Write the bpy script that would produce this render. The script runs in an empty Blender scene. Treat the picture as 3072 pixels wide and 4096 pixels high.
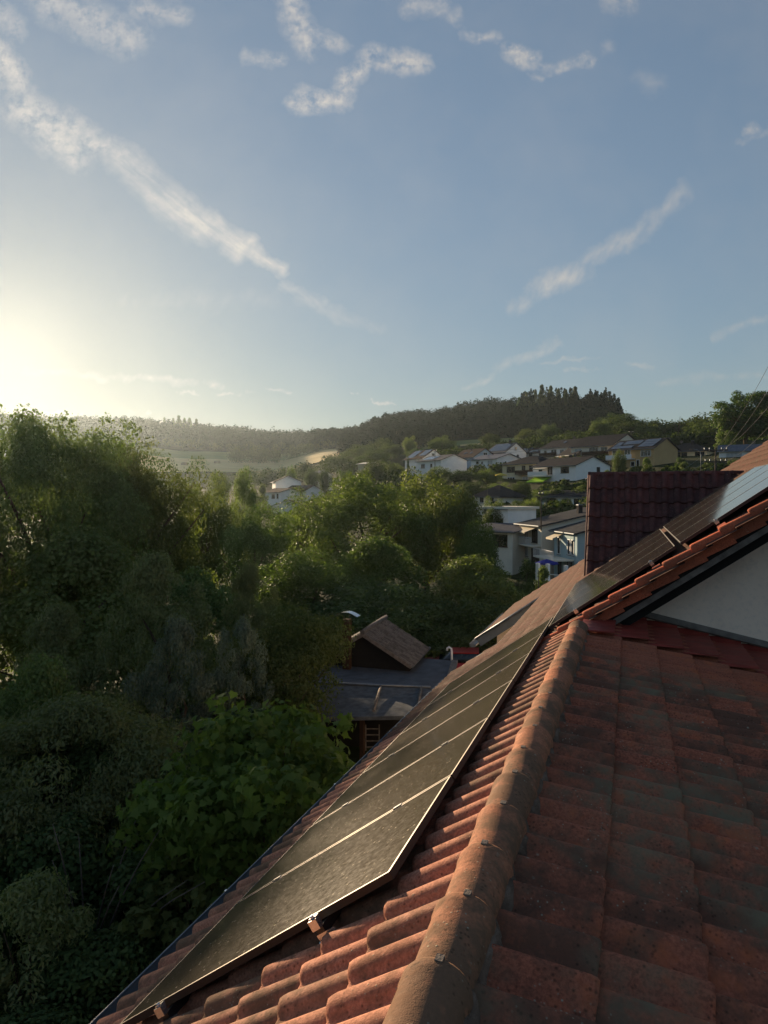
import bpy, math, random
import numpy as np
from mathutils import Vector, Matrix, Euler
random.seed(7); rng = np.random.default_rng(7)
SC = bpy.context.scene
COL = SC.collection
R_ = math.radians

# ------------------------------------------------------------------ camera
FPX, YAW, PITCH = 2900.0, 0.3281, 0.023
cam_d = bpy.data.cameras.new('camera'); cam = bpy.data.objects.new('camera', cam_d); COL.objects.link(cam)
cam_d.sensor_fit = 'VERTICAL'; cam_d.sensor_height = 36.0; cam_d.lens = 36.0 * FPX / 4096.0
cam_d.clip_start = 0.05; cam_d.clip_end = 9000
cam.rotation_euler = Euler((math.pi / 2 - PITCH, 0, YAW), 'XYZ')
SC.camera = cam
# ------------------------------------------------------------------ light
SUN_EL, SUN_AZ = R_(10.0), R_(46.7)          # azimuth measured to the left of +Y
SUN_DIR = Vector((-math.sin(SUN_AZ) * math.cos(SUN_EL), math.cos(SUN_AZ) * math.cos(SUN_EL), math.sin(SUN_EL)))
sun_d = bpy.data.lights.new('sun', 'SUN'); sun_d.energy = 5.0; sun_d.angle = R_(0.6); sun_d.color = (1.0, 0.76, 0.50)
sun = bpy.data.objects.new('sun', sun_d); COL.objects.link(sun)
sun.rotation_euler = SUN_DIR.to_track_quat('Z', 'Y').to_euler()
SKY_STRENGTH = 0.12; SKY_COMP = 0.44
vs = SC.view_settings
SC.display_settings.display_device = 'sRGB'
vs.view_transform = 'Standard'; vs.look = 'None'; vs.gamma = 1.0; vs.exposure = 1.1; vs.use_curve_mapping = False
SC.cycles.use_denoising = True
SC.cycles.max_bounces = 6; SC.cycles.diffuse_bounces = 2; SC.cycles.glossy_bounces = 3
SC.cycles.transmission_bounces = 3; SC.cycles.volume_bounces = 0; SC.cycles.transparent_max_bounces = 8
SC.cycles.sample_clamp_indirect = 4.0

cF = Vector((-math.sin(YAW) * math.cos(PITCH), math.cos(YAW) * math.cos(PITCH), -math.sin(PITCH)))
cR = Vector((math.cos(YAW), math.sin(YAW), 0)); cU = cR.cross(cF)

def build_world():
    w = bpy.data.worlds.new('World'); SC.world = w; w.use_nodes = True
    nt = w.node_tree; nt.nodes.clear(); N = nt.nodes.new; Lk = nt.links.new
    out = N('ShaderNodeOutputWorld'); bg = N('ShaderNodeBackground'); bg.inputs['Strength'].default_value = SKY_STRENGTH
    sky = N('ShaderNodeTexSky'); sky.sky_type = 'NISHITA'; sky.sun_disc = False
    sky.sun_elevation = SUN_EL; sky.sun_rotation = -SUN_AZ
    sky.altitude = 300; sky.air_density = 1.0; sky.dust_density = 0.4; sky.ozone_density = 2.4
    def vm(op, a, b=None, s=None):
        n = N('ShaderNodeVectorMath'); n.operation = op
        for i, v in ((0, a), (1, b)):
            if v is None: continue
            if isinstance(v, (tuple, list, Vector)): n.inputs[i].default_value = tuple(v)
            else: Lk(v, n.inputs[i])
        if s is not None:
            if isinstance(s, (int, float)): n.inputs['Scale'].default_value = s
            else: Lk(s, n.inputs['Scale'])
        return n.outputs['Value'] if op in ('DOT_PRODUCT', 'LENGTH', 'DISTANCE') else n.outputs[0]
    def ma(op, a, b=0.0, c=None, clamp=False):
        n = N('ShaderNodeMath'); n.operation = op; n.use_clamp = clamp
        for i, v in ((0, a), (1, b), (2, c)):
            if v is None: continue
            if isinstance(v, (int, float)): n.inputs[i].default_value = v
            else: Lk(v, n.inputs[i])
        return n.outputs[0]
    tc = N('ShaderNodeTexCoord'); D = tc.outputs['Generated']
    # cloud chart: a tangent plane about a fixed compass direction, units = tangent * 2.9
    f = vm('DOT_PRODUCT', D, cF); f = ma('MAXIMUM', f, 0.08)
    u = ma('DIVIDE', vm('DOT_PRODUCT', D, cR), f); v = ma('DIVIDE', vm('DOT_PRODUCT', D, cU), f)
    cmb = N('ShaderNodeCombineXYZ'); Lk(ma('MULTIPLY', u, 2.9), cmb.inputs[0]); Lk(ma('MULTIPLY', v, 2.9), cmb.inputs[1])
    P = cmb.outputs[0]
    def noise(vec, sc, det, ro=0.55):
        n = N('ShaderNodeTexNoise'); n.inputs['Scale'].default_value = sc; n.inputs['Detail'].default_value = det
        n.inputs['Roughness'].default_value = ro; Lk(vec, n.inputs['Vector']); return n
    n1 = noise(P, 7.0, 4, .6)
    Pd = vm('ADD', P, vm('SCALE', vm('SUBTRACT', n1.outputs['Color'], (.5, .5, .5)), None, 0.13))
    n1b = noise(P, 2.2, 3, .6)
    def seg(a, b, w, k):
        ax, ay = (a[0] - 1536) / 1000, (2048 - a[1]) / 1000; bx, by = (b[0] - 1536) / 1000, (2048 - b[1]) / 1000
        dx, dy = bx - ax, by - ay; l2 = dx * dx + dy * dy
        pa = vm('SUBTRACT', Pd, (ax, ay, 0))
        h = ma('ADD', vm('DOT_PRODUCT', pa, (dx / l2, dy / l2, 0)), 0.0, clamp=True)
        q = vm('SCALE', (dx, dy, 0), None, h)
        d = vm('DISTANCE', pa, q)
        return ma('MULTIPLY_ADD', d, -k / (w / 1000), k)      # k at the axis, 0 at distance w
    def union(lst):
        r = None
        for s in lst:
            m = seg(*s); r = m if r is None else ma('MAXIMUM', r, m)
        return ma('MAXIMUM', r, 0.0, clamp=True)
    streak = union([((480, 640), (760, 880), 95, .8), ((720, 850), (960, 980), 85, 1.1), ((900, 950), (1130, 1085), 45, .9),
                    ((1140, 1155), (1290, 1215), 40, .5), ((1200, 1200), (1520, 1320), 38, .34),
                    ])
    streakr = union([((2150, 1165), (2330, 1075), 62, .75), ((2330, 1070), (2560, 920), 50, .6), ((2560, 920), (2740, 760), 55, .48),
                    ((2050, 1232), (2110, 1212), 42, .5), ((1840, 1540), (2000, 1475), 22, .5), ((2010, 1470), (2220, 1370), 32, .5),
                    ((2160, 1456), (2470, 1425), 12, .4), ((2260, 1490), (2690, 1450), 15, .42), ((2600, 1545), (3100, 1495), 24, .3),
                    ((2860, 1345), (3090, 1265), 28, .4), ((1250, 1566), (1390, 1560), 12, 1.0), ((1400, 1562), (1600, 1615), 7, .7), ((100, 1490), (900, 1525), 22, .5), ((700, 1560), (1250, 1568), 10, .5), ((150, 1655), (330, 1660), 12, .6), ((520, 1650), (610, 1652), 10, .6),
                    ((2950, 560), (3100, 500), 22, .35), ((500, 1210), (1100, 1190), 60, .16)])
    puff = union([((100, 430), (300, 600), 120, .8), ((190, 480), (520, 640), 70, .7), ((0, 200), (70, 320), 75, .9),
                  ((200, 10), (520, 160), 110, .55), ((0, 60), (60, 110), 70, .5), ((560, 30), (720, 50), 70, .5),
                  ((1160, 20), (1220, 190), 80, .75), ((1210, 130), (1370, 180), 50, .6), ((1200, 400), (1360, 385), 62, .9),
                  ((1380, 330), (1500, 215), 60, .75), ((990, 225), (1110, 240), 40, .5), ((1550, 255), (1680, 250), 58, .85),
                  ((1650, 20), (1760, 25), 60, .5), ((1810, 60), (1830, 70), 50, .6), ((1880, 140), (1990, 150), 45, .6),
                  ((2060, 205), (2130, 250), 50, .85), ((2180, 280), (2360, 235), 34, .7), ((2130, 310), (2150, 310), 28, .6),
                  ((2430, 10), (2520, 20), 60, .4), ((2430, 200), (2440, 200), 40, .3), ((2580, 320), (2620, 330), 60, .25),
                  ((2990, 510), (3020, 500), 28, .6)])
    mpr = N('ShaderNodeMapping'); mpr.vector_type = 'TEXTURE'; Lk(P, mpr.inputs['Vector']); mpr.inputs['Rotation'].default_value = (0, 0, R_(62)); mpr.inputs['Scale'].default_value = (2.4, 1, 1)
    mp = N('ShaderNodeMapping'); mp.vector_type = 'TEXTURE'; Lk(P, mp.inputs['Vector'])
    mp.inputs['Rotation'].default_value = (0, 0, R_(-38)); mp.inputs['Scale'].default_value = (5.0, 1, 1)
    fib = noise(mp.outputs[0], 12.0, 8, .68)
    det = noise(P, 13.0, 9, .66)
    fibr = noise(mpr.outputs[0], 20.0, 8, .62)
    streakr = ma('MULTIPLY', streakr, ma('MULTIPLY_ADD', fibr.outputs[0], 2.6, -0.65, clamp=True))
    streak = ma('MULTIPLY', streak, ma('MULTIPLY_ADD', fib.outputs[0], 3.2, -0.85, clamp=True))
    puff = ma('MULTIPLY', puff, ma('MULTIPLY_ADD', det.outputs[0], 5.2, -1.75, clamp=True))
    ero = ma('MULTIPLY_ADD', noise(P, 27.0, 5, .6).outputs[0], 2.0, -0.15, clamp=True)
    puff = ma('MULTIPLY', puff, ero); streak = ma('MULTIPLY', streak, ma('MULTIPLY_ADD', ero, .5, .5))
    veil = ma('MULTIPLY', ma('MULTIPLY_ADD', n1b.outputs[0], 1.8, -0.75, clamp=True), 0.14)
    m = ma('MAXIMUM', ma('MAXIMUM', ma('MAXIMUM', streak, streakr), puff), veil, clamp=True)
    m = ma('MULTIPLY', m, ma('MULTIPLY_ADD', vm('DOT_PRODUCT', D, cF), 6.0, -1.8, clamp=True))
    cs = vm('DOT_PRODUCT', D, SUN_DIR); cs = ma('MAXIMUM', cs, 0.0)
    # cloud brightness follows the sun's nearness
    SK = sky.outputs[0]
    lum = vm('DOT_PRODUCT', SK, (.3, .5, .2)); SK = vm('SCALE', SK, None, ma('DIVIDE', 1.0, ma('MULTIPLY_ADD', lum, SKY_COMP, 1.0)))
    lum2 = vm('DOT_PRODUCT', SK, (.3, .5, .2))
    SK = vm('ADD', vm('SCALE', SK, None, .64), vm('SCALE', (.330, .364, .350), None, lum2))
    aur = ma('ADD', ma('MULTIPLY', ma('POWER', cs, 300.0), .8), ma('MULTIPLY', ma('POWER', cs, 24.0), .0))
    SK = vm('ADD', SK, vm('SCALE', (1.0, .86, .56), None, aur))
    sn = ma('MULTIPLY_ADD', vm('DOT_PRODUCT', D, SUN_DIR), 0.5, 0.5, clamp=True)
    br = ma('MULTIPLY_ADD', ma('POWER', sn, 8.0), 1.1, 2.0)
    cc = N('ShaderNodeVectorMath'); cc.operation = 'SCALE'; cc.inputs[0].default_value = (1.0, 0.93, 0.84); Lk(br, cc.inputs['Scale'])
    mix = N('ShaderNodeMix'); mix.data_type = 'RGBA'
    Lk(m, mix.inputs['Factor']); Lk(SK, mix.inputs['A']); Lk(cc.outputs[0], mix.inputs['B'])
    Lk(mix.outputs['Result'], bg.inputs['Color']); Lk(bg.outputs[0], out.inputs['Surface'])
build_world()

# ------------------------------------------------------------------ helpers
def az_of(px): return YAW + math.atan((1536 - px) / FPX)            # left of +Y
def at(px, py, D):
    """point seen at photo pixel (px,py) at forward depth D"""
    return cF * D + cR * (D * (px - 1536) / FPX) - cU * (D * (py - 2048) / FPX)

def tag(o, label=None, cat=None, group=None, kind=None):
    if label: o['label'] = label
    if cat: o['category'] = cat
    if group: o['group'] = group
    if kind: o['kind'] = kind
    return o
def empty(name, loc=(0, 0, 0), rz=0.0):
    o = bpy.data.objects.new(name, None); o.empty_display_size = 0.3; COL.objects.link(o)
    o.location = loc; o.rotation_euler = (0, 0, rz); return o
class MB:
    def __init__(s): s.v = []; s.f = []; s.sm = []
    def add(s, vs, fs, smooth=False):
        b = len(s.v); s.v += [tuple(p) for p in vs]; s.f += [tuple(i + b for i in q) for q in fs]; s.sm += [smooth] * len(fs); return s
    def box(s, x0, x1, y0, y1, z0, z1, M=None):
        vs = [Vector(p) for p in ((x0, y0, z0), (x1, y0, z0), (x1, y1, z0), (x0, y1, z0), (x0, y0, z1), (x1, y0, z1), (x1, y1, z1), (x0, y1, z1))]
        if M is not None: vs = [M @ p for p in vs]
        return s.add(vs, [(0, 3, 2, 1), (4, 5, 6, 7), (0, 1, 5, 4), (1, 2, 6, 5), (2, 3, 7, 6), (3, 0, 4, 7)])
    def tube(s, pts, r, n=8, caps=True):
        pts = [Vector(p) for p in pts]; rr = r if isinstance(r, (list, tuple)) else [r] * len(pts)
        b = len(s.v); prev = None
        for i, p in enumerate(pts):
            t = (pts[min(i + 1, len(pts) - 1)] - pts[max(i - 1, 0)]).normalized()
            a = Vector((0, 0, 1)) if abs(t.z) < .9 else Vector((1, 0, 0))
            if prev is not None: a = prev
            e1 = (a - t * a.dot(t)).normalized(); e2 = t.cross(e1); prev = e1
            for k in range(n):
                an = 2 * math.pi * k / n; s.v.append(tuple(p + (e1 * math.cos(an) + e2 * math.sin(an)) * rr[i]))
        for i in range(len(pts) - 1):
            for k in range(n):
                k2 = (k + 1) % n; s.f.append((b + i * n + k, b + i * n + k2, b + (i + 1) * n + k2, b + (i + 1) * n + k)); s.sm.append(True)
        if caps:
            s.f.append(tuple(b + k for k in reversed(range(n)))); s.sm.append(False)
            s.f.append(tuple(b + (len(pts) - 1) * n + k for k in range(n))); s.sm.append(False)
        return s
    def slab(s, quad, th):
        """quad: 4 points (ccw seen from the top); thickness downwards along the normal"""
        q = [Vector(p) for p in quad]; n = (q[1] - q[0]).cross(q[2] - q[0]).normalized() * th
        vs = q + [p - n for p in q]
        return s.add(vs, [(0, 1, 2, 3), (7, 6, 5, 4), (0, 4, 5, 1), (1, 5, 6, 2), (2, 6, 7, 3), (3, 7, 4, 0)])
    def mesh(s, name):
        me = bpy.data.meshes.new(name); me.from_pydata(s.v, [], s.f)
        me.polygons.foreach_set('use_smooth', s.sm); me.update(); return me
    def build(s, name, mat, parent=None, loc=None):
        me = s.mesh(name); me.materials.append(mat); return obj(name, me, parent, loc)
def obj(name, me, parent=None, loc=None):
    o = bpy.data.objects.new(name, me); COL.objects.link(o)
    if parent is not None: o.parent = parent
    if loc is not None: o.location = loc
    return o
def copy_tree(o, parent=None):
    c = o.copy(); COL.objects.link(c); c.parent = parent
    if parent is not None: c.matrix_parent_inverse = Matrix()
    for ch in CH.get(o.name, list(o.children)): copy_tree(ch, c)
    return c
CH = {}

# ------------------------------------------------------------------ materials
def newmat(name):
    m = bpy.data.materials.new(name); m.use_nodes = True; nt = m.node_tree; nt.nodes.clear()
    out = nt.nodes.new('ShaderNodeOutputMaterial'); return m, nt, out
class G:
    """small node graph helper"""
    def __init__(s, name): s.m, s.nt, s.out = newmat(name); s.geo = None
    def N(s, t, **kw):
        n = s.nt.nodes.new(t)
        for k, v in kw.items(): setattr(n, k, v)
        return n
    def L(s, a, b): s.nt.links.new(a, b)
    def setv(s, sock, v):
        if isinstance(v, bpy.types.NodeSocket): s.L(v, sock)
        else: sock.default_value = v
    def pos(s):
        if not s.geo: s.geo = s.N('ShaderNodeNewGeometry')
        return s.geo.outputs['Position']
    def objc(s): return s.N('ShaderNodeTexCoord').outputs['Object']
    def map(s, vec, sc=(1, 1, 1), rot=(0, 0, 0), loc=(0, 0, 0)):
        n = s.N('ShaderNodeMapping'); s.L(vec, n.inputs[0]); n.inputs['Scale'].default_value = sc; n.inputs['Rotation'].default_value = rot
        n.inputs['Location'].default_value = loc; return n.outputs[0]
    def noise(s, sc, det=3, ro=.55, vec=None, col=False):
        n = s.N('ShaderNodeTexNoise'); n.inputs['Scale'].default_value = sc; n.inputs['Detail'].default_value = det; n.inputs['Roughness'].default_value = ro
        s.L(vec if vec is not None else s.pos(), n.inputs['Vector']); return n.outputs['Color' if col else 0]
    def voro(s, sc, vec=None, out='Distance', rnd=1.0):
        n = s.N('ShaderNodeTexVoronoi'); n.inputs['Scale'].default_value = sc; n.inputs['Randomness'].default_value = rnd
        s.L(vec if vec is not None else s.pos(), n.inputs['Vector']); return n.outputs[out]
    def rng(s, v, a, b, c=0.0, d=1.0):
        n = s.N('ShaderNodeMapRange'); n.clamp = True; s.setv(n.inputs[0], v)
        for i, x in enumerate((a, b, c, d)): n.inputs[i + 1].default_value = x
        return n.outputs[0]
    def ma(s, op, a, b=0.0, c=None):
        n = s.N('ShaderNodeMath', operation=op); s.setv(n.inputs[0], a); s.setv(n.inputs[1], b)
        if c is not None: s.setv(n.inputs[2], c)
        return n.outputs[0]
    def mix(s, f, a, b, bt='MIX'):
        n = s.N('ShaderNodeMix', data_type='RGBA', blend_type=bt); s.setv(n.inputs[0], f)
        for sock, v in ((n.inputs[6], a), (n.inputs[7], b)): s.setv(sock, v if isinstance(v, bpy.types.NodeSocket) else (*v, 1))
        return n.outputs[2]
    def bump(s, h, st=.3, dist=.01, nrm=None):
        n = s.N('ShaderNodeBump'); n.inputs['Strength'].default_value = st; n.inputs['Distance'].default_value = dist; s.L(h, n.inputs['Height'])
        if nrm is not None: s.L(nrm, n.inputs['Normal'])
        return n.outputs[0]
    def bsdf(s, col, rough=.8, spec=.3, nrm=None, metal=0.0, **kw):
        b = s.N('ShaderNodeBsdfPrincipled'); s.setv(b.inputs['Base Color'], col if isinstance(col, bpy.types.NodeSocket) else (*col, 1))
        s.setv(b.inputs['Roughness'], rough); s.setv(b.inputs['Specular IOR Level'], spec); s.setv(b.inputs['Metallic'], metal)
        if nrm is not None: s.L(nrm, b.inputs['Normal'])
        for k, v in kw.items(): s.setv(b.inputs[k], v)
        s.L(b.outputs[0], s.out.inputs[0]); return s.m
    def rand(s):
        oi = s.N('ShaderNodeObjectInfo'); 
        if not s.geo: s.pos()
        return s.ma('FRACT', s.ma('ADD', oi.outputs['Random'], s.geo.outputs['Random Per Island']))

def simple(name, col, rough=.7, spec=.3, metal=0.0, var=.12, nsc=3.0, bump=0.0):
    g = G(name); n = g.noise(nsc, 4)
    c = g.mix(g.rng(n, .3, .7), tuple(x * (1 - var) for x in col), tuple(min(1, x * (1 + var)) for x in col))
    nr = g.bump(g.noise(nsc * 12, 3), bump, .01) if bump else None
    return g.bsdf(c, rough, spec, nr, metal, **({'IOR': 1.15} if spec <= .2 else {}))

def mat_tile(name, c0, c1, dirt, dirt_amt, moss=0.0, clean_y=None, patchc=None):
    g = G(name); r = g.rand()
    base = g.mix(g.rng(r, 0, 1), c0, c1)
    big = g.noise(1.7, 4, .6); med = g.noise(9.0, 5, .65); fine = g.noise(70.0, 4, .7); sp = g.noise(240.0, 2)
    base = g.mix(g.rng(fine, .38, .62, 0, .55), base, tuple(x * 1.7 for x in c1))
    if patchc: base = g.mix(g.rng(g.noise(6.5, 5, .65, vec=g.map(g.pos(), loc=(9, 1, 4))), .52, .66, 0, .9), base, patchc)
    dm = g.ma('ADD', g.ma('MULTIPLY', big, .5), g.ma('ADD', g.ma('MULTIPLY', med, .7), g.ma('MULTIPLY', r, .26)))
    dk = g.rng(dm, .62, .84, 0, dirt_amt)
    if clean_y is not None:
        sx = g.N('ShaderNodeSeparateXYZ'); g.L(g.pos(), sx.inputs[0])
        cl = g.rng(g.ma('ADD', sx.outputs[1], g.ma('MULTIPLY', med, 1.2)), clean_y + .3, clean_y + .9, 1, .12)
        dk = g.ma('MULTIPLY', dk, cl)
    col = g.mix(dk, base, dirt)
    # dark algae flecks
    fl = g.rng(g.voro(45), .05, .34, 1, 0); fl = g.ma('MULTIPLY', fl, g.rng(g.noise(5, 3), .46, .56))
    col = g.mix(g.ma('MULTIPLY', fl, .75), col, tuple(x * .35 for x in dirt))
    # pale lichen rosettes
    v = g.voro(15); vm_ = g.rng(v, .06, .16, 1, 0); v2 = g.rng(g.voro(42), .10, .2, 1, 0)
    lm = g.ma('MULTIPLY', vm_, g.rng(g.noise(2.6, 3), .56, .62)); lm2 = g.ma('MULTIPLY', v2, g.rng(g.noise(3.8, 3, vec=g.map(g.pos(), loc=(5, 3, 1))), .50, .60))
    lm = g.ma('MULTIPLY', g.ma('MAXIMUM', lm, lm2), g.rng(fine, .35, .55, .2, .8))
    if clean_y is not None: lm = g.ma('MULTIPLY', lm, cl)
    col = g.mix(lm, col, (.36, .35, .26))
    if moss:
        mm = g.rng(g.noise(1.3, 5, .6, vec=g.map(g.pos(), loc=(2, 7, 0))), .45, .60, 0, moss)
        if clean_y is not None: mm = g.ma('MULTIPLY', mm, cl)
        mm = g.ma('MULTIPLY', mm, g.rng(med, .38, .6, .25, 1))
        col = g.mix(mm, col, (.19, .165, .105))
    h = g.ma('ADD', g.ma('MULTIPLY', fine, .5), g.ma('ADD', g.ma('MULTIPLY', sp, .35), g.ma('MULTIPLY', lm, .6)))
    h = g.ma('ADD', h, g.ma('MULTIPLY', med, .8))
    return g.bsdf(col, g.rng(med, .3, .7, .72, .95), .2, g.bump(h, .6, .006), IOR=1.25)
M = {}
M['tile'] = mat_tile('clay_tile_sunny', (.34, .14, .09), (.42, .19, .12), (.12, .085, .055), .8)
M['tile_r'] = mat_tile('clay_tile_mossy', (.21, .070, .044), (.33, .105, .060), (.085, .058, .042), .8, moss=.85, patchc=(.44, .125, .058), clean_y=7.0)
M['cap'] = mat_tile('ridge_clay', (.27, .115, .07), (.38, .15, .08), (.12, .088, .058), .8)
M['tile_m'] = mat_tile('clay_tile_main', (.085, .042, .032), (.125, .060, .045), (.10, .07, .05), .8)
M['tile_v'] = mat_tile('clay_tile_verge', (.36, .085, .045), (.42, .11, .055), (.13, .06, .04), .5)
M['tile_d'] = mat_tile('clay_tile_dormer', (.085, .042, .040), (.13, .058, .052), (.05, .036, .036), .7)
M['flash'] = simple('red_flashing', (.25, .036, .024), .6, .3, var=.3, nsc=5, bump=.3)
M['mortar'] = simple('mortar', (.17, .12, .09), .95, .1, var=.4, nsc=14, bump=.8)
M['zinc'] = simple('zinc', (.16, .18, .20), .45, .5, .6, var=.15, nsc=6)
M['oldwood'] = simple('weathered_board', (.17, .145, .125), .85, .2, var=.35, nsc=8, bump=.5)
M['darkwood'] = simple('dark_timber', (.022, .021, .020), .8, .2)
M['black'] = simple('black_metal', (.012, .012, .013), .35, .5)
M['steel'] = simple('steel', (.55, .55, .55), .25, .5, .9, var=.05)
M['gray'] = simple('grey_roofing_felt', (.10, .105, .11), .9, .2, var=.3, nsc=4, bump=.4)
M['red'] = simple('red_paint', (.30, .012, .012), .3, .5)
M['bark'] = simple('bark', (.10, .075, .05), .95, .1, var=.4, nsc=10, bump=.8)
def mat_stucco():
    g = G('stucco'); c = g.mix(g.rng(g.noise(.8, 4), .35, .65), (.91, .75, .60), (.94, .79, .64))
    c = g.mix(g.rng(g.noise(22, 4), .5, .75, 0, .3), c, (.46, .42, .38)); c = g.mix(g.rng(g.noise(2.5, 5, .7, vec=g.map(g.pos(), sc=(1, 1, .35))), .52, .72, 0, .35), c, (.55, .47, .38))
    return g.bsdf(c, .95, .1, g.bump(g.noise(150, 3, .7), .5, .004))
M['stucco'] = mat_stucco()
def mat_panel(name, dust, dcol, rough):
    g = G(name)
    sp = g.voro(24)
    sp2 = g.voro(52)
    f = g.ma('MULTIPLY', g.rng(sp, .10, .20, 1, 0), g.rng(g.noise(9, 2), .46, .54)); f2 = g.ma('MULTIPLY', g.rng(sp2, .08, .18, 1, 0), g.rng(g.noise(17, 2), .50, .60))
    spots = g.ma('MAXIMUM', f, g.ma('MULTIPLY', f2, .55))
    d = g.ma('ADD', g.rng(g.noise(2.2, 4), .3, .7, dust * .85, dust * 1.15), g.ma('MULTIPLY', g.rng(g.noise(55, 4, .7), .35, .7), dust * .12))
    col = g.mix(d, (.008, .009, .012), dcol)
    col = g.mix(spots, col, (.42, .36, .26))
    return g.bsdf(col, g.rng(g.noise(30, 3), .3, .7, rough, rough * 1.4), .5, g.bump(spots, .05, .001), **{'Coat Weight': .0})
M['glass_low'] = mat_panel('dusty_solar_glass', .60, (.085, .066, .042), .13)
M['glass_up'] = mat_panel('solar_glass', .20, (.14, .115, .085), .06)
M['frame'] = simple('frame_top_lit', (.19, .16, .125), .5, .4, .4)  # light on the black frame's top edges, painted as a paler tone
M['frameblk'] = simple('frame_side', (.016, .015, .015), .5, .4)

def mat_leaf(name, c0, c1, trans=.35, gl=.2):
    g = G(name); r = g.rand(); cl = g.noise(.9, 3)
    c = g.mix(r, c0, c1); c = g.mix(g.rng(cl, .35, .65, 0, .45), c, tuple(x * .55 for x in c0))
    oi = g.N('ShaderNodeObjectInfo'); hs = g.N('ShaderNodeHueSaturation')
    g.L(g.rng(oi.outputs['Random'], 0, 1, .475, .515), hs.inputs['Hue']); g.L(g.rng(g.ma('FRACT', g.ma('MULTIPLY', oi.outputs['Random'], 7.3)), 0, 1, .75, 1.25), hs.inputs['Value'])
    g.L(c, hs.inputs['Color']); c = hs.outputs[0]
    b = g.N('ShaderNodeBsdfPrincipled'); g.L(c, b.inputs['Base Color']); b.inputs['IOR'].default_value = 1.12 if gl < .15 else 1.3; b.inputs['Roughness'].default_value = .6; b.inputs['Specular IOR Level'].default_value = gl
    t = g.N('ShaderNodeBsdfTranslucent'); tcx = g.mix(1.0, c, (1.35, 1.45, .6), 'MULTIPLY'); g.L(tcx, t.inputs[0])
    mx = g.N('ShaderNodeMixShader'); mx.inputs[0].default_value = trans; g.L(b.outputs[0], mx.inputs[1]); g.L(t.outputs[0], mx.inputs[2])
    g.L(mx.outputs[0], g.out.inputs[0]); return g.m
M['leaf'] = mat_leaf('foliage', (.095, .14, .045), (.155, .20, .07))
M['leaf_pale'] = mat_leaf('foliage_pale', (.17, .21, .09), (.23, .26, .12))
M['leaf_silver'] = mat_leaf('foliage_silver', (.12, .16, .11), (.20, .24, .17), .25, .3)
M['leaf_maple'] = mat_leaf('foliage_maple', (.10, .19, .045), (.17, .27, .07), .4)
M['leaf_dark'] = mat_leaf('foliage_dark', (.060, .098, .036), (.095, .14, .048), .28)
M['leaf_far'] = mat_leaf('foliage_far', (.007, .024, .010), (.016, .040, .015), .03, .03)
M['leaf_mid'] = mat_leaf('foliage_mid', (.04, .065, .022), (.07, .10, .032), .2, .1)
M['leaf_gold'] = mat_leaf('foliage_gold', (.12, .10, .02), (.20, .16, .03), .4)
def mat_ground():
    g = G('meadow'); n = g.noise(.02, 5); c = g.mix(g.rng(n, .35, .65), (.022, .032, .010), (.042, .05, .017))
    c = g.mix(g.rng(g.noise(.5, 4), .4, .7, 0, .5), c, (.03, .035, .012)); return g.bsdf(c, .95, .05, g.bump(g.noise(3, 4), .6, .1))
M['ground'] = mat_ground()
def mat_field(name, a, b):
    g = G(name); n = g.noise(.05, 4, vec=g.map(g.pos(), sc=(1, 4, 1), rot=(0, 0, .7))); c = g.mix(g.rng(n, .35, .65), a, b)
    return g.bsdf(c, .95, .05, g.bump(g.noise(1.2, 3), .5, .15))
M['wheat'] = mat_field('stubble', (.50, .38, .17), (.62, .48, .23)); M['grass'] = mat_field('grass', (.17, .20, .07), (.23, .25, .09))
M['brown'] = mat_field('ploughed', (.21, .14, .08), (.28, .19, .11))

# ------------------------------------------------------------------ terrain
TD = np.array([0, 12, 25, 40, 70, 100, 150, 200, 260, 350, 450, 600, 800, 1100, 1500.])
TC = [(-4200, [-9, -9, -10, -11, -13, -14, -14, -12, -9, -4, 5, 20, 45, 55, 58]),
      (0, [-9, -9, -10, -12, -14, -15, -13, -10, -6, 2, 14, 34, 64, 66, 66]),
      (500, [-9, -9, -10, -12, -14, -15, -13, -10, -6, 2, 14, 34, 66, 68, 68]),
      (800, [-9, -9, -9.5, -11, -12, -13, -10, -8, -4, 3, 14, 31, 61, 64, 66]),
      (1100, [-9, -9, -9, -10, -11, -12, -9, -6, -2, 5, 14, 30, 56, 66, 70]),
      (1350, [-9, -9, -9, -10, -11, -11, -6, -2, 2, 11, 22, 40, 56, 66, 70]),
      (1600, [-9, -9, -9, -10, -11, -10, -5, 1, 8, 20, 32, 54, 56, 60, 60]),
      (2000, [-9, -9, -9, -10, -11, -11, -2, 6, 13, 24, 35, 66, 60, 60, 60]),
      (2400, [-9, -9, -9, -10, -12, -11, 1, 8, 16, 28, 37, 64, 60, 60, 60]),
      (2600, [-9, -9, -9, -10, -12, -11, 3, 9, 15, 24, 32, 32, 30, 30, 30]),
      (3072, [-9, -9, -9, -10, -12, -11, 4, 9, 19, 25, 24, 20, 20, 20, 20]),
      (9000, [-9, -9, -9, -10, -11, -10, 4, 9, 19, 25, 24, 20, 20, 20, 20])]
TAZ = np.array([az_of(c[0]) for c in TC])[::-1]; TZ = np.array([c[1] for c in TC], float)[::-1]
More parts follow.
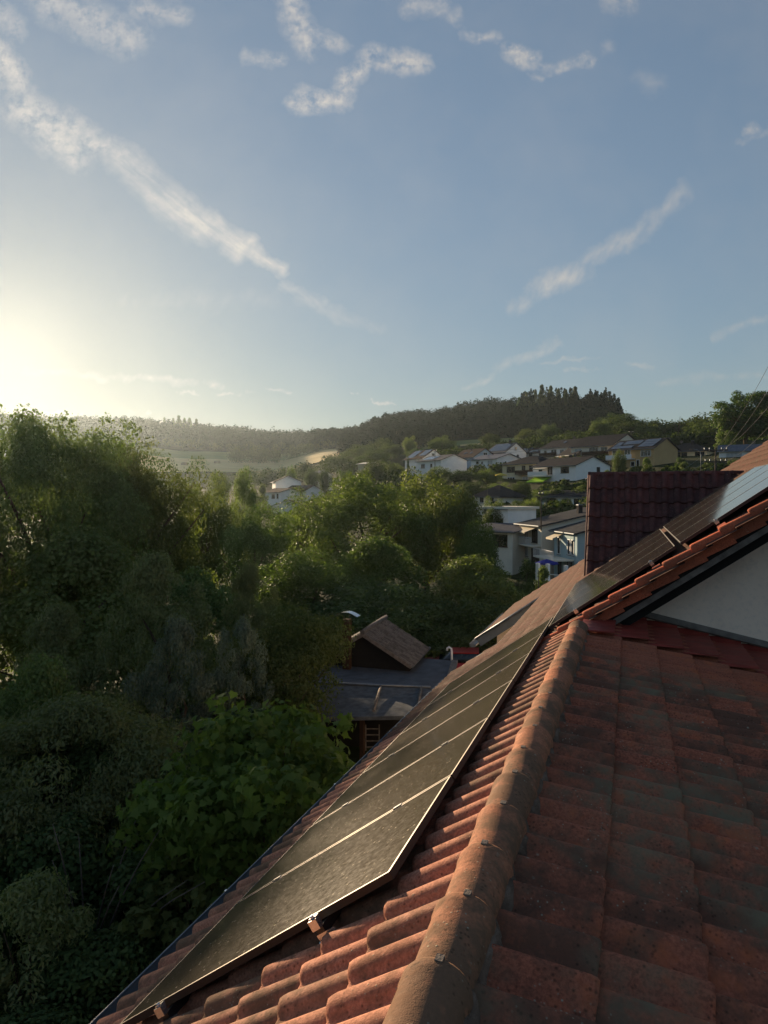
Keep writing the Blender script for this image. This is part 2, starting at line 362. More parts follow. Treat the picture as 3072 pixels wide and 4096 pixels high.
def ground_z(x, y):
    x = np.asarray(x, float); y = np.asarray(y, float)
    d = np.hypot(x, y); a = np.arctan2(-x, y); a = np.clip(a, TAZ[0], TAZ[-1])
    i = np.clip(np.searchsorted(TAZ, a) - 1, 0, len(TAZ) - 2); u = (a - TAZ[i]) / (TAZ[i + 1] - TAZ[i]); u = u * u * (3 - 2 * u)
    j = np.clip(np.searchsorted(TD, d) - 1, 0, len(TD) - 2); w = np.clip((d - TD[j]) / (TD[j + 1] - TD[j]), 0, 1)
    z = (TZ[i, j] * (1 - u) + TZ[i + 1, j] * u) * (1 - w) + (TZ[i, j + 1] * (1 - u) + TZ[i + 1, j + 1] * u) * w
    return z + .4 * np.sin(x * .05) * np.sin(y * .043) * np.clip(d / 100, 0, 1)
def gz(x, y): return float(ground_z(x, y))
def np_mesh(name, V, Fq, smooth=False, mat=None):
    me = bpy.data.meshes.new(name); V = np.asarray(V, np.float32); Fq = np.asarray(Fq, np.int32); n, k = Fq.shape
    me.vertices.add(len(V)); me.vertices.foreach_set('co', V.ravel()); me.loops.add(n * k); me.loops.foreach_set('vertex_index', Fq.ravel())
    me.polygons.add(n); me.polygons.foreach_set('loop_start', np.arange(0, n * k, k, dtype=np.int32))
    me.polygons.foreach_set('loop_total', np.full(n, k, dtype=np.int32))
    if smooth: me.polygons.foreach_set('use_smooth', np.ones(n, dtype=bool))
    me.update(calc_edges=True); me.validate()
    if mat: me.materials.append(mat)
    return me
def polar(name, mat, a0, a1, na, ds, off=0.0, kind='structure', edge=0.0):
    A = np.linspace(a0, a1, na); Ds = np.asarray(ds); AA, DD = np.meshgrid(A, Ds, indexing='ij')
    if edge: DD = DD * (1 + edge * np.sin(AA * 60) * .5 + edge * .5 * np.sin(AA * 23 + 1))
    X = -np.sin(AA) * DD; Y = np.cos(AA) * DD; Z = ground_z(X, Y) + off
    V = np.stack([X, Y, Z], -1).reshape(-1, 3); m = len(Ds)
    ii, jj = np.meshgrid(np.arange(na - 1), np.arange(m - 1), indexing='ij'); b = (ii * m + jj).ravel()
    F = np.stack([b, b + 1, b + m + 1, b + m], -1)
    F = F[:, ::1] ; o = obj(name, np_mesh(name, V, F, True, mat)); o['kind'] = kind; return o
dl = np.r_[[.5, 6, 12, 18], np.arange(25, 100, 8), np.arange(100, 300, 12), np.arange(300, 700, 20), np.arange(700, 1601, 60)]
polar('ground', M['ground'], -math.pi, math.pi, 361, dl)
def patch(name, mat, p0, p1, d0, d1, off, label=None): return polar(name, mat, az_of(p1), az_of(p0), 40, np.linspace(d0, d1, 14), off, edge=.012)
patch('wheat_field', M['wheat'], 560, 1560, 440, 558, .9)
patch('meadow', M['grass'], 560, 1400, 560, 640, .5)
patch('ploughed_field', M['brown'], 1500, 1680, 350, 400, .4)
patch('meadow', M['grass'], 1640, 2110, 370, 440, .3)
patch('wheat_field', M['wheat'], 1840, 2020, 352, 376, .5)

# ------------------------------------------------------------------ air
hz = MB().box(-1650, 1650, -1650, 1650, -45, 90).mesh('haze'); hm, hnt, hout = newmat('haze_air')
pv = hnt.nodes.new('ShaderNodeVolumePrincipled'); pv.inputs['Density'].default_value = .00007; pv.inputs['Color'].default_value = (.72, .88, 1.0, 1)
pv.inputs['Anisotropy'].default_value = .72; hnt.links.new(pv.outputs[0], hout.inputs['Volume'])
hz.materials.append(hm); ho = obj('haze', hz); ho['kind'] = 'stuff'
# ------------------------------------------------------------------ the tiled roofs we stand on
T35 = .70; SL = math.hypot(1, T35); CL, SLN = 1 / SL, T35 / SL        # left slope
XR, ZR = -.522, -1.50                                                # apex of the two tile planes
QR = .21; CQ, SQ = 1 / math.hypot(1, QR), QR / math.hypot(1, QR)
def zl(x): return ZR + T35 * (x - XR)
def zr(x): return ZR - QR * (x - XR)
PITCHV, GX = .203, .2865
def tile_mesh(name, L=.42, W=PITCHV, lift=.034, rollh=.052, mat=None, nose=True, lite=False, asym=False):
    prof = [(0, 0), (.010, .022), (.028, .041), (.0605, .052), (.093, .041), (.111, .022), (.122, .003), (.16, -.002), (.196, .003), (.206, .001)]
    if lite: prof = [(0, 0), (.022, .036), (.0605, .052), (.100, .034), (.122, .002), (.206, .001)]
    if asym: prof = [(0, .001), (.018, -.003), (.055, .003), (.095, .022), (.130, .048), (.155, .061), (.174, .060), (.190, .040), (.200, .014), (.206, .001)]
    k = W / PITCHV; us = [(0, 1, 0), (L * .5, 1, 0), (L - .030, 1, 0), (L - .010, .95 if asym else .90, 0), (L, .80 if asym else .62, 0), (L + .001, .5, -.03)]
    if lite: us = [(0, 1, 0), (L - .02, 1, 0), (L, .7, 0), (L, .6, -.025)]
    v = []; n = len(prof)
    for (u, h, dz) in us:
        for (a, b) in prof:
            sk = 0.0
            if nose and h < 1 and a < .122 * 1.01:   # the nose of the roll rounds in
                a = .0605 + (a - .0605) * (.55 + .45 * h)
            v.append((u, a * k, b * (rollh / .052) * h + lift * u / L + dz))
    f = [(i * n + j, (i + 1) * n + j, (i + 1) * n + j + 1, i * n + j + 1) for i in range(len(us) - 1) for j in range(n - 1)]
    mb = MB(); mb.add(v, f, True); me = mb.mesh(name)
    for p in me.polygons:
        if p.index >= (len(us) - 2) * (n - 1): p.use_smooth = False
    me.materials.append(mat); return me
def frame_m(origin, d, v, n): return Matrix(((d[0], v[0], n[0], origin[0]), (d[1], v[1], n[1], origin[1]), (d[2], v[2], n[2], origin[2]), (0, 0, 0, 1)))
dL, nL, vL = Vector((-CL, 0, -SLN)), Vector((-SLN, 0, CL)), Vector((0, -1, 0))
dR, nR, vR = Vector((CQ, 0, -SQ)), Vector((SQ, 0, CQ)), Vector((0, 1, 0))
def join_tiles(name, me, mats, parent, mat):
    nv = len(me.vertices); co = np.empty(nv * 3, np.float32); me.vertices.foreach_get('co', co); co = co.reshape(-1, 3)
    fs = np.array([list(p.vertices) for p in me.polygons]); V = []; F = []
    for i, m in enumerate(mats):
        A = np.array(m)[:3]; V.append(co @ A[:, :3].T + A[:, 3]); F.append(fs + i * nv)
    o = obj(name, np_mesh(name, np.concatenate(V), np.concatenate(F), True, mat), parent); o['kind'] = 'stuff'; return o
def jit(m, a=.004, r=.008):
    return m @ Matrix.Translation((random.uniform(-a, a), random.uniform(-a * .4, a * .4), random.uniform(0, a))) @ Matrix.Rotation(random.uniform(-r, r), 4, 'Z')
def lay(tiles, me, me_lite, name, parent, mat, limit):
    """tiles: (matrix, hidden). The `limit` nearest seen ones become parts, the rest one stuff part"""
    vis = []
    for m, hid in tiles:
        c = m @ Vector((.2, .1, .03)); rel = c; dep = rel.dot(cF)
        inview = dep > .3 and abs(rel.dot(cR) / dep) < .60 and abs(rel.dot(cU) / dep) < .76
        vis.append((c.length if (inview and not hid) else 1e6 + c.length, m, inview))
    vis.sort(key=lambda t: t[0]); rest = []
    for i, (d, m, iv) in enumerate(vis):
        if i < limit and d < 1e6:
            o = obj(name, me, parent); o.matrix_local = m
        else: rest.append(m)
    if rest: join_tiles(name + '_field', me_lite, rest, parent, mat)

lower = empty('lower_house', (0, 0, 0)); tag(lower, 'lower house wing with orange clay roof and long round ridge caps in the foreground', 'house')
main = empty('main_house', (0, 0, 0)); tag(main, 'taller house with white rendered gable wall and red verge tiles behind the foreground roof', 'house')
YV, YG = 8.63, 9.3
# decks
def roofdeck(name, quads, parent, mat=None):
    b = MB()
    for q in quads: b.slab(q, .10)
    return b.build(name, mat or M['darkwood'], parent)
e = -.035
def PL(x, y, dz=e): return (x, y, zl(x) + dz)
def PR(x, y, dz=e): return (x, y, zr(x) + dz)
deckL = roofdeck('roof_slope', [(PL(-2.9, -4), PL(XR, -4), PL(XR, YV), PL(-2.9, YV))], lower)
deckR = roofdeck('roof_slope', [(PR(XR + .003, -4), PR(4.7, -4), PR(4.7, YG), PR(XR + .003, YG))], lower)
XT = 6.2
deckM = roofdeck('roof_slope', [(PL(-2.9, YV + .03), PL(-2.05, YV + .03), PL(-2.05, 12.3), PL(-2.9, 12.3)),
                                (PL(-2.048, YV + .03), PL(XT, YV + .03), PL(XT, 18.6), PL(-2.048, 18.6)),
                                (PL(-3.72, 18.6), PL(XT, 18.6), PL(XT, 23.7), PL(-3.72, 23.7))], main)
# right half of the main roof
roofdeck('roof_slope', [((XT, YV + .03, zl(XT)), (2 * XT + 2.9, YV + .03, zl(-2.9)), (2 * XT + 2.9, 23.7, zl(-2.9)), (XT, 23.7, zl(XT)))], main)
tA = tile_mesh('roof_tile', mat=M['tile']); tAl = tile_mesh('roof_tile_lite', mat=M['tile'], lite=True)
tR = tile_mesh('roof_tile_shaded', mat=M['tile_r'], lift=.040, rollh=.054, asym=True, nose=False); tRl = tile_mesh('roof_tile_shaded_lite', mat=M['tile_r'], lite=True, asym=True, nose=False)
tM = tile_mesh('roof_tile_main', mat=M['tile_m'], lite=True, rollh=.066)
def tileL(xt, y): return jit(frame_m(Vector((xt, y, zl(xt))) - dL * .42 + nL * .0, dL, vL, nL))
def tileR(xt, y): return jit(frame_m(Vector((xt, y, zr(xt))) - dR * .42, dR, vR, nR))
L = []
for k in range(8):
    xt = -.925 - GX * k
    for j in range(-14, 60):
        y = j * PITCHV + .06
        if y > YV + .05 or y < -3: continue
        under = (3.2 < y and -2.2 < xt < -1.25)
        L.append((tileL(xt, y), under))
lay(L, tA, tAl, 'tile', deckL, M['tile'], 240)
Rt = []
for k in range(14):
    xt = -.0955 + .343 * k
    for j in range(-10, 50):
        y = j * PITCHV + .1
        if y > YG - .02 or y < -2: continue
        Rt.append((tileR(xt, y), False))
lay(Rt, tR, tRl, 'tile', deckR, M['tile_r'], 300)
Mt = []
for k in range(-24, 10):
    xt = -.925 - GX * k
    for j in range(0, 75):
        y = YV + .10 + j * PITCHV
        if y > 23.6 or xt > XT: continue
        if y < 12.4 and xt < -3.0: continue
        if 12.4 <= y < 18.65 and xt < -2.1: continue
        if xt < -3.75: continue
        if -.9 < xt < zl(0) * 0 + 2.0 and 15.0 < y < 18.0 and zl(xt) < .45 - abs(16.5 - y) * 1.79 - .3: continue
        under = -.9 < xt and 9.0 < y < 13.5
        Mt.append((tileL(xt, y), under))
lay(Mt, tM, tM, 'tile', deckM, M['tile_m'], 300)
# verge tiles along the gable: a roll on top and a vertical flap
vt = MB(); Lv = .42
pr = [(-.02, -.125), (-.018, -.02), (-.012, .028), (.015, .062), (.055, .068), (.095, .045), (.115, .0)]
vv = []; n = len(pr)
for (u, h) in ((0, 1), (Lv - .03, 1), (Lv - .008, .93), (Lv, .8)):
    for i, (a, b) in enumerate(pr): vv.append((u, a, (b * h if b > 0 else b) + .045 * u / Lv))
vt.add(vv, [(i * n + j, (i + 1) * n + j, (i + 1) * n + j + 1, i * n + j + 1) for i in range(3) for j in range(n - 1)], True)
vt.add([(Lv, a, (b * .8 if b > 0 else b) + .045) for a, b in pr] + [(Lv - .004, a, max(b * .8 - .03, -.135) + .02) for a, b in pr], [(j, j + 1, n + j + 1, n + j) for j in range(n - 1)])
vtm = vt.mesh('verge_tile'); vtm.materials.append(M['tile_v'])
vLm = Vector((0, 1, 0)); 
for k in range(-22, 3):
    xt = -.75 - GX * k
    # mirrored frame (v toward +Y): flip keeps the shape right handed by scaling
    m = frame_m(Vector((xt, YV, zl(xt))) - dL * .42 + nL * .01, dL, vLm, nL)
    o = obj('verge_tile', vtm, main); o.matrix_local = jit(m, .003, .004)
b = MB(); b.slab([(-1.0, YV + .035, zl(-1.0) - .04), (XT, YV + .035, zl(XT) - .04), (XT, YV + .075, zl(XT) - .04), (-1.0, YV + .075, zl(-1.0) - .04)], .16)
b.build('bargeboard', M['oldwood'], main)
b = MB(); b.slab([(-1.2, YV + .16, zl(-1.2) - .13), (XT, YV + .16, zl(XT) - .13), (XT, YV + .26, zl(XT) - .13), (-1.2, YV + .26, zl(-1.2) - .13)], .19)
b.build('rafter', M['darkwood'], main)
b = MB(); b.slab([(-1.2, YV + .27, zl(-1.2) - .17), (XT, YV + .27, zl(XT) - .17), (XT, YG - .005, zl(XT) - .17), (-1.2, YG - .005, zl(-1.2) - .17)], .02)
b.build('soffit', M['darkwood'], main)
# walls
def prism(name, pts, y0, y1, mat, parent):
    n = len(pts); v = [(x, y0, z) for x, z in pts] + [(x, y1, z) for x, z in pts]
    f = [tuple(range(n)), tuple(reversed(range(n, 2 * n)))] + [(i, i + n, (i + 1) % n + n, (i + 1) % n) for i in range(n)]
    return MB().add(v, f).build(name, mat, parent)
prism('gable_wall', [(-1.85, -9.5), (-1.85, zl(-1.85) - .14), (XT, zl(XT) - .14), (2 * XT + 1.85, zl(-1.85) - .14), (2 * XT + 1.85, -9.5)], YG, 23.2, M['stucco'], main)
prism('side_wall', [(-3.3, -9.5), (-3.3, zl(-3.3) - .16), (-1.86, zl(-1.86) - .16), (-1.86, -9.5)], 18.9, 23.2, M['stucco'], main)
prism('side_wall', [(-2.5, -9.5), (-2.5, zl(-2.5) - .16), (-1.86, zl(-1.86) - .16), (-1.86, -9.5)], YG + .01, 12.0, M['stucco'], main)
prism('outer_wall', [(-2.5, -9.5), (-2.5, zl(-2.5) - .16), (XR, ZR - .16), (4.5, zr(4.5) - .16), (4.5, -9.5)], -3.8, YG - .01, M['stucco'], lower)
# flashing along the wall foot
for k in range(13):
    x0 = XR + .02 + .343 * k; x1 = x0 + .350
    b = MB(); nn = 12; vs_ = []; w0 = 7.95 + random.uniform(-.10, .10) + (.12 if k % 2 else 0)
    ys = np.r_[np.linspace(w0, YG - .07, nn * 2), YG - .012]
    for s_, x in ((0, x0), (1, x1)):
        for i, y in enumerate(ys):
            rise = .118 + .030 * (x1 - x) / .35 * -1 + .034 * s_ + .004 * math.cos((y - .16) / PITCHV * 2 * math.pi) + (.05 if i == len(ys) - 1 else 0)
            vs_.append((x, float(y), zr(x) + rise))
    m_ = len(ys); vs_ += [(p[0], p[1], p[2] - .012) for p in vs_]
    fs_ = [(i, m_ + i, m_ + i + 1, i + 1) for i in range(m_ - 1)] + [(3 * m_ + i, 3 * m_ + i + 1, m_ + i + 1, m_ + i) for i in range(m_ - 1)] + [(0, 2 * m_, 3 * m_, m_)]
    b.add(vs_, fs_, True).build('flashing', M['flash'], lower)
b = MB(); b.slab([(-.35, YG - .06, zr(-.35) + .19), (4.7, YG - .06, zr(4.7) + .17), (4.7, YG - .004, zr(4.7) + .23), (-.35, YG - .004, zr(-.35) + .25)], .03)
b.build('wall_strip', M['oldwood'], lower)
# ridge caps with clips
CG, CLN = .375, .43
def cap_mesh(mat):
    v = []; n = 14
    for i, (t, s) in enumerate(((0, 1.02), (.010, 1.05), (.045, 1.045), (.06, 1.0), (CLN * .6, .94), (CLN, .86))):
        for k in range(n + 1):
            a = math.pi * k / n; r = .101 * s; v.append((-r * math.cos(a) * 1.03, -t, r * math.sin(a) ** .9 - .012 * 0))
    for k in range(n + 1):
        a = math.pi * k / n; r = .088; v.append((-r * math.cos(a) * 1.03, 0, r * math.sin(a)))
    f = [(i * (n + 1) + k, i * (n + 1) + k + 1, (i + 1) * (n + 1) + k + 1, (i + 1) * (n + 1) + k) for i in range(5) for k in range(n)]
    f += [(6 * (n + 1) + k, 6 * (n + 1) + k + 1, k + 1, k) for k in range(n)]
    b = MB(); b.add(v, f, True); me = b.mesh('ridge_cap'); me.materials.append(mat); return me
capm = cap_mesh(M['cap'])
clipm = MB().box(-.012, .012, -.020, .008, 0, .006).box(-.012, .012, .008, .012, -.012, .006).mesh('clip'); clipm.materials.append(M['oldwood'])
RZ = -1.345
YC = [1.34 * (1.48 + .2797 * i) for i in range(-6, 17)]
for y in YC:
    o = obj('ridge_cap', capm, lower); o.location = (XR, y + .03, RZ - .103 + random.uniform(-.003, .004)); o.rotation_euler = (R_(random.uniform(-.5, .6)), random.uniform(-.02, .02), random.uniform(-.012, .012))
    c = obj('clip', clipm, o); c.location = (random.uniform(-.012, .012), 0, .1025)
b = MB(); b.add([(XR - .09, y, RZ - .16) for y in (-2.2, 8.0)] + [(XR - .05, y, RZ - .03) for y in (-2.2, 8.0)] + [(XR + .05, y, RZ - .03) for y in (-2.2, 8.0)] + [(XR + .09, y, RZ - .16) for y in (-2.2, 8.0)],
                [(0, 1, 3, 2), (2, 3, 5, 4), (4, 5, 7, 6), (0, 2, 4, 6), (1, 7, 5, 3)]).build('ridge_batten', M['darkwood'], lower)
# crumbly mortar bed under the caps, both sides
def mortar(side, x, zf, y0, y1):
    ys = np.arange(y0, y1, .02); v = []
    for y in ys:
        h = .030 + .02 * math.sin(y * 31) * math.sin(y * 7.3) + random.uniform(-.008, .012)
        wj = random.uniform(-.008, .012) + .014 * math.sin(y * 17)
        v += [(x - side * .03, y, zf(x) + .105), (x + side * (.012 + wj), y, zf(x) + .05 + h * .6), (x + side * (.035 + wj), y, zf(x) - .01)]
    n = len(ys); f = [(i * 3 + j, i * 3 + j + 1, i * 3 + j + 4, i * 3 + j + 3) for i in range(n - 1) for j in range(2)]
    if side < 0: f = [q[::-1] for q in f]
    MB().add(v, [q[::-1] for q in f], False).build('mortar_bed', M['mortar'], lower)
mortar(1, XR + .088, zr, -1.5, 8.0); mortar(-1, XR - .088, zl, -1.5, 8.0)
# main roof ridge
o = MB().tube([(XT, YV, zl(XT) + .03), (XT, 23.7, zl(XT) + .03)], .12, 12).build('ridge', M['tile_m'], main)

# ------------------------------------------------------------------ gutters
def gutter(name, pts, r, parent, mat=M['zinc'], side=-1, close=True):
    """open half-round channel along pts"""
    b = MB(); P = [Vector(p) for p in pts]; n = 8; v = []
    for i, p in enumerate(P):
        t = (P[min(i + 1, len(P) - 1)] - P[max(i - 1, 0)]).normalized(); e = Vector((t.y, -t.x, 0)).normalized(); up = e.cross(t) * -1
        if up.z < 0: up = -up
        for (rr) in (r, r - .006):
            for k in range(n + 1):
                a = math.pi * k / n; v.append(tuple(p + e * (rr * math.cos(a)) - up * (rr * math.sin(a))))
    m = 2 * (n + 1); f = []
    for i in range(len(P) - 1):
        for k in range(n):
            f.append((i * m + k, i * m + k + 1, (i + 1) * m + k + 1, (i + 1) * m + k))
            f.append((i * m + n + 1 + k + 1, i * m + n + 1 + k, (i + 1) * m + n + 1 + k, (i + 1) * m + n + 1 + k + 1))
    b.add(v, f, True)
    for sgn in (-1, 1):      # beaded rims
        pp = []
        for i, p in enumerate(P):
            t = (P[min(i + 1, len(P) - 1)] - P[max(i - 1, 0)]).normalized(); e = Vector((t.y, -t.x, 0)).normalized(); pp.append(p + e * (r * sgn))
        b.tube(pp, .008, 6)
    if close:
        for q in (0, len(P) - 1):
            base = q * m; b.f.append(tuple(base + k for k in range(n + 1))); b.sm.append(False)
    return b.build(name, mat, parent)
GXL, GZL = -3.02, -3.235
gutter('gutter', [(GXL, y, GZL) for y in (-1, 2, 4, 6, 8, 8.5)], .085, lower)
gutter('gutter', [(GXL, 8.52, GZL), (GXL, 10, GZL), (GXL, 11.6, GZL), (GXL, 12.3, GZL)], .085, main)
cs = MB()
for y in (3.25, 5.1, 7.4): cs.box(GXL - .093, GXL - .078, y, y + .03, GZL - .05, GZL + .014)
cs.build('gutter_joint', M['steel'], lower)
# metal edge climbing the roof where the eave steps back, then the upper eave gutter
b = MB(); b.tube([(-2.95, 12.40, zl(-2.95) + .02), (-2.5, 12.45, zl(-2.5) + .03), (-2.14, 12.5, zl(-2.14) + .02), (-2.12, 13.6, zl(-2.12) + .02), (-2.11, 16.0, zl(-2.11) + .02), (-2.08, 18.55, zl(-2.08) + .03)], .055, 8)
b.build('eave_pipe', M['zinc'], main)
b = MB(); b.slab([(-3.78, 18.52, zl(-3.78) + .05), (-2.0, 18.52, zl(-2.0) + .05), (-2.0, 18.62, zl(-2.0) + .05), (-3.78, 18.62, zl(-3.78) + .05)], .22)
b.tube([(-3.80, 18.53, zl(-3.8) + .06), (-1.98, 18.53, zl(-1.98) + .06)], .03, 8)
b.build('verge_flashing', M['zinc'], main)
gutter('gutter', [(-3.86, y, zl(-3.86) - .03) for y in (18.5, 20, 22, 23.7)], .09, main)
MB().box(-3.5, -2.0, 18.64, 18.8, -5.2, -4.2).build('eave_soffit', M['oldwood'], main)

# ------------------------------------------------------------------ saddle dormer
dor = empty('dormer', (-.86, 16.5, .45)); tag(dor, 'steep saddle dormer with dark reddish tiles rising behind the upper solar panels', 'dormer')
TH = math.atan(1.79); dD = Vector((0, -math.cos(TH), -math.sin(TH))); nD = Vector((0, -math.sin(TH), math.cos(TH))); vD = Vector((1, 0, 0))
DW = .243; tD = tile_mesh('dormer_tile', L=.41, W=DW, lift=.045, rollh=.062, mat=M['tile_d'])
def dz_main(x): return zl(x - .86) - .45
for r_ in range(8):
    for c_ in range(14):
        x = c_ * DW; q = (r_ + 1) * .343 + .05; zt = -q * math.sin(TH)
        if zt < dz_main(x + .12) - .25: continue
        m = frame_m(Vector((x, 0, 0)) + dD * (q - .41) + nD * .03, dD, vD, nD)
        o = obj('tile', tD, dor); o.matrix_local = jit(m, .003, .003)
b = MB(); top = (0, 0, -.01)
xr_ = 3.12
for sg in (-1, 1):
    A = Vector((0.02, 0, 0)); hh = dz_main(0) - .3; run = -hh / 1.79
    quad = [(0.01, sg * run, hh), (xr_, sg * .02, -.035), (xr_, 0, -.02), (0.01, 0, -.02)]
    if sg > 0: quad = quad[::-1]
    b.add([Vector(p) for p in quad], [(0, 1, 2, 3)])
b.build('roof_deck', M['darkwood'], dor)
hh = dz_main(0) - .4; run = -hh / 1.79
MB().add([(.05, -run, hh), (.05, run, hh), (.05, 0, -.06), (.15, -run, hh), (.15, run, hh), (.15, 0, -.06)], [(0, 2, 1), (3, 4, 5), (0, 3, 5, 2), (1, 2, 5, 4)]).build('cheek_wall', M['stucco'], dor)
MB().tube([(-.005, -run, hh), (-.005, 0, -.0)], .035, 8).tube([(-.005, run, hh), (-.005, 0, -.0)], .035, 8).build('verge_trim', M['tile_d'], dor)
cd = MB()
v = []; n = 10
for (t, s) in ((0, 1), (.05, 1.03), (.051, .95), (.40, .93)):
    for k in range(n + 1):
        a = math.pi * k / n; v.append((t, -math.cos(a) * .085 * s, math.sin(a) * .075 * s - .03))
cd.add(v, [(i * (n + 1) + k, (i + 1) * (n + 1) + k, (i + 1) * (n + 1) + k + 1, i * (n + 1) + k + 1) for i in range(3) for k in range(n)], True)
cdm = cd.mesh('ridge_cap'); cdm.materials.append(M['tile_d'])
for k in range(9):
    o = obj('ridge_cap', cdm, dor); o.location = (-.03 + k * .355, 0, .02)

# ------------------------------------------------------------------ solar panels
ANG = math.atan(.7149)
dP = Vector((-math.cos(ANG), 0, -math.sin(ANG))); nP = Vector((-math.sin(ANG), 0, math.cos(ANG)))
PW, PLN = 1.134, 1.745
fr = MB(); F_ = .012; H_ = .035
fr.box(0, PLN, 0, F_, -H_, 0).box(0, PLN, PW - F_, PW, -H_, 0).box(0, F_, F_, PW - F_, -H_, 0).box(PLN - F_, PLN, F_, PW - F_, -H_, 0)
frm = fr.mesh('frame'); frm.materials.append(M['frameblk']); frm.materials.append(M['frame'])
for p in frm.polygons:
    if p.normal.z > .5: p.material_index = 1  # upward faces get the paler tone that paints in their light
def glassm(mat): me = MB().box(F_ + .0005, PLN - F_ - .0005, F_ + .0005, PW - F_ - .0005, -.03, -.002).mesh('glass'); me.materials.append(mat); return me
gl_lo, gl_up = glassm(M['glass_low']), glassm(M['glass_up'])
def panel(o3, gm, label, grp):
    m = frame_m(o3, dP, Vector((0, -1, 0)), nP)
    r_ = bpy.data.objects.new('solar_panel', None); COL.objects.link(r_); r_.empty_display_size = .3; r_.matrix_world = m
    tag(r_, label, 'solar panel', grp)
    obj('frame', frm, r_); obj('glass', gm, r_); return r_
ords = ['nearest', 'second nearest', 'third nearest', 'fourth nearest', 'fifth nearest', 'farthest']
for k in range(6):
    y1 = 2.919 + 1.154 * (k + 1) - .01
    panel(Vector((-.974, y1, -1.621)), gl_lo, '%s dusty dark solar panel of the six in the lower row beside the gutter' % ords[k], 'solar panels in the lower row')
on4 = ['front', 'second', 'third', 'back']
for k in range(4):
    y1 = 8.96 + 1.13 * (k + 1)
    for j in range(2):
        # lower panel ends at x=-.95, next one above it
        s = (j + 1) * 1.76 + (.05 if j else 0); x = -.95 + s * math.cos(ANG) * 1.0
        panel(Vector((x, y1 - (.0 if k < 3 else -.0), -1.621 + .7149 * (x + .974))), gl_up, '%s solar panel in the %s half of the upper row beside the dormer' % (on4[k], ('lower', 'upper')[j]), 'solar panels in the upper row')
# mounting rails under the rows (ends and clamps show at the near side)
def rail(x, y0, y1, label):
    z = -1.621 + .7149 * (x + .974)
    m = frame_m(Vector((x, 0, z)) - nP * .037, dP, Vector((0, -1, 0)), nP)
    r_ = bpy.data.objects.new('mounting_rail', None); COL.objects.link(r_); r_.matrix_world = m; tag(r_, label, 'mounting rail')
    MB().box(-.02, .02, -y1, -y0, -.042, -.002).build('rail', M['black'], r_)
    c = MB().box(-.022, .022, -y0 - .012, -y0 + .022, -.004, .040).box(-.022, .022, -y0 - .018, -y0 + .006, .038, .046).tube([(0, -y0 + .004, .04), (0, -y0 + .004, .056)], .009, 8)
    c.build('end_clamp', M['steel'], r_)
    hk = MB(); hk.box(-.07, .03, -y0 - .005, -y0 + .001, -.085, -.03).box(-.02, .02, -y0 - .03, -y0 - .024, -.10, -.045)
    hk.tube([(.02, -y0 - .015, -.06), (.06, -y0 - .015, -.085), (.13, -y0 - .015, -.088), (.16, -y0 - .015, -.12)], .013, 6)
    hk.build('roof_hook', M['steel'], r_)
    return r_
rail(-1.30, 2.865, 9.8, 'black rail with end clamp under the upper part of the lower solar row')
rail(-2.10, 2.865, 9.8, 'black rail with end clamp near the gutter under the lower solar row')
for x, nm in ((-.62, 'lowest'), (.22, 'second'), (.90, 'third'), (1.72, 'highest')):
    rail(x, 8.90, 13.4, '%s rail and bent hook at the near edge of the upper solar row' % nm)
cl = MB()
for k in range(1, 6):
    for x in (-1.30, -2.10):
        z = -1.621 + .7149 * (x + .974); y = 2.919 + 1.154 * k
        m = frame_m(Vector((x, y, z)), dP, Vector((0, -1, 0)), nP); c = MB().box(-.03, .03, -.014, .014, -.01, .006)
        c.v = [tuple(m @ Vector(p)) for p in c.v]
        o = c.build('middle_clamp', M['steel']); tag(o, 'small steel clamp on the %s seam of the lower solar row, on its %s side' % (('nearest', 'second', 'third', 'fourth', 'farthest')[k - 1], ('ridge' if x > -2 else 'gutter')), 'clamp', 'clamps between the lower solar panels')
# ------------------------------------------------------------------ vegetation
def rot_frames(nrm, r):
    """orthonormal frames with given normals (n,3)"""
    a = r.normal(size=nrm.shape); t = np.cross(nrm, a); t /= np.linalg.norm(t, axis=1, keepdims=True) + 1e-9
    return t, np.cross(nrm, t)
def unit(v): return v / (np.linalg.norm(v, axis=-1, keepdims=True) + 1e-9)
def leaf_quads(C, Nn, sl, sw, r, bend=.25, tdir=None):
    t, b = rot_frames(Nn, r)
    if tdir is not None:
        t = tdir - Nn * np.sum(tdir * Nn, 1, keepdims=True); t = unit(t); b = np.cross(Nn, t)
    L_ = (sl * r.uniform(.6, 1.3, (len(C), 1))); W_ = (sw * r.uniform(.7, 1.2, (len(C), 1)))
    p0 = C - t * L_ * .5; p2 = C + t * L_ * .5 - Nn * L_ * bend * .5
    p1 = C + b * W_ * .5 + Nn * W_ * bend * .3; p3 = C - b * W_ * .5 + Nn * W_ * bend * .3
    V = np.stack([p0, p1, p2, p3], 1).reshape(-1, 3); F = np.arange(len(C) * 4).reshape(-1, 4); return V, F
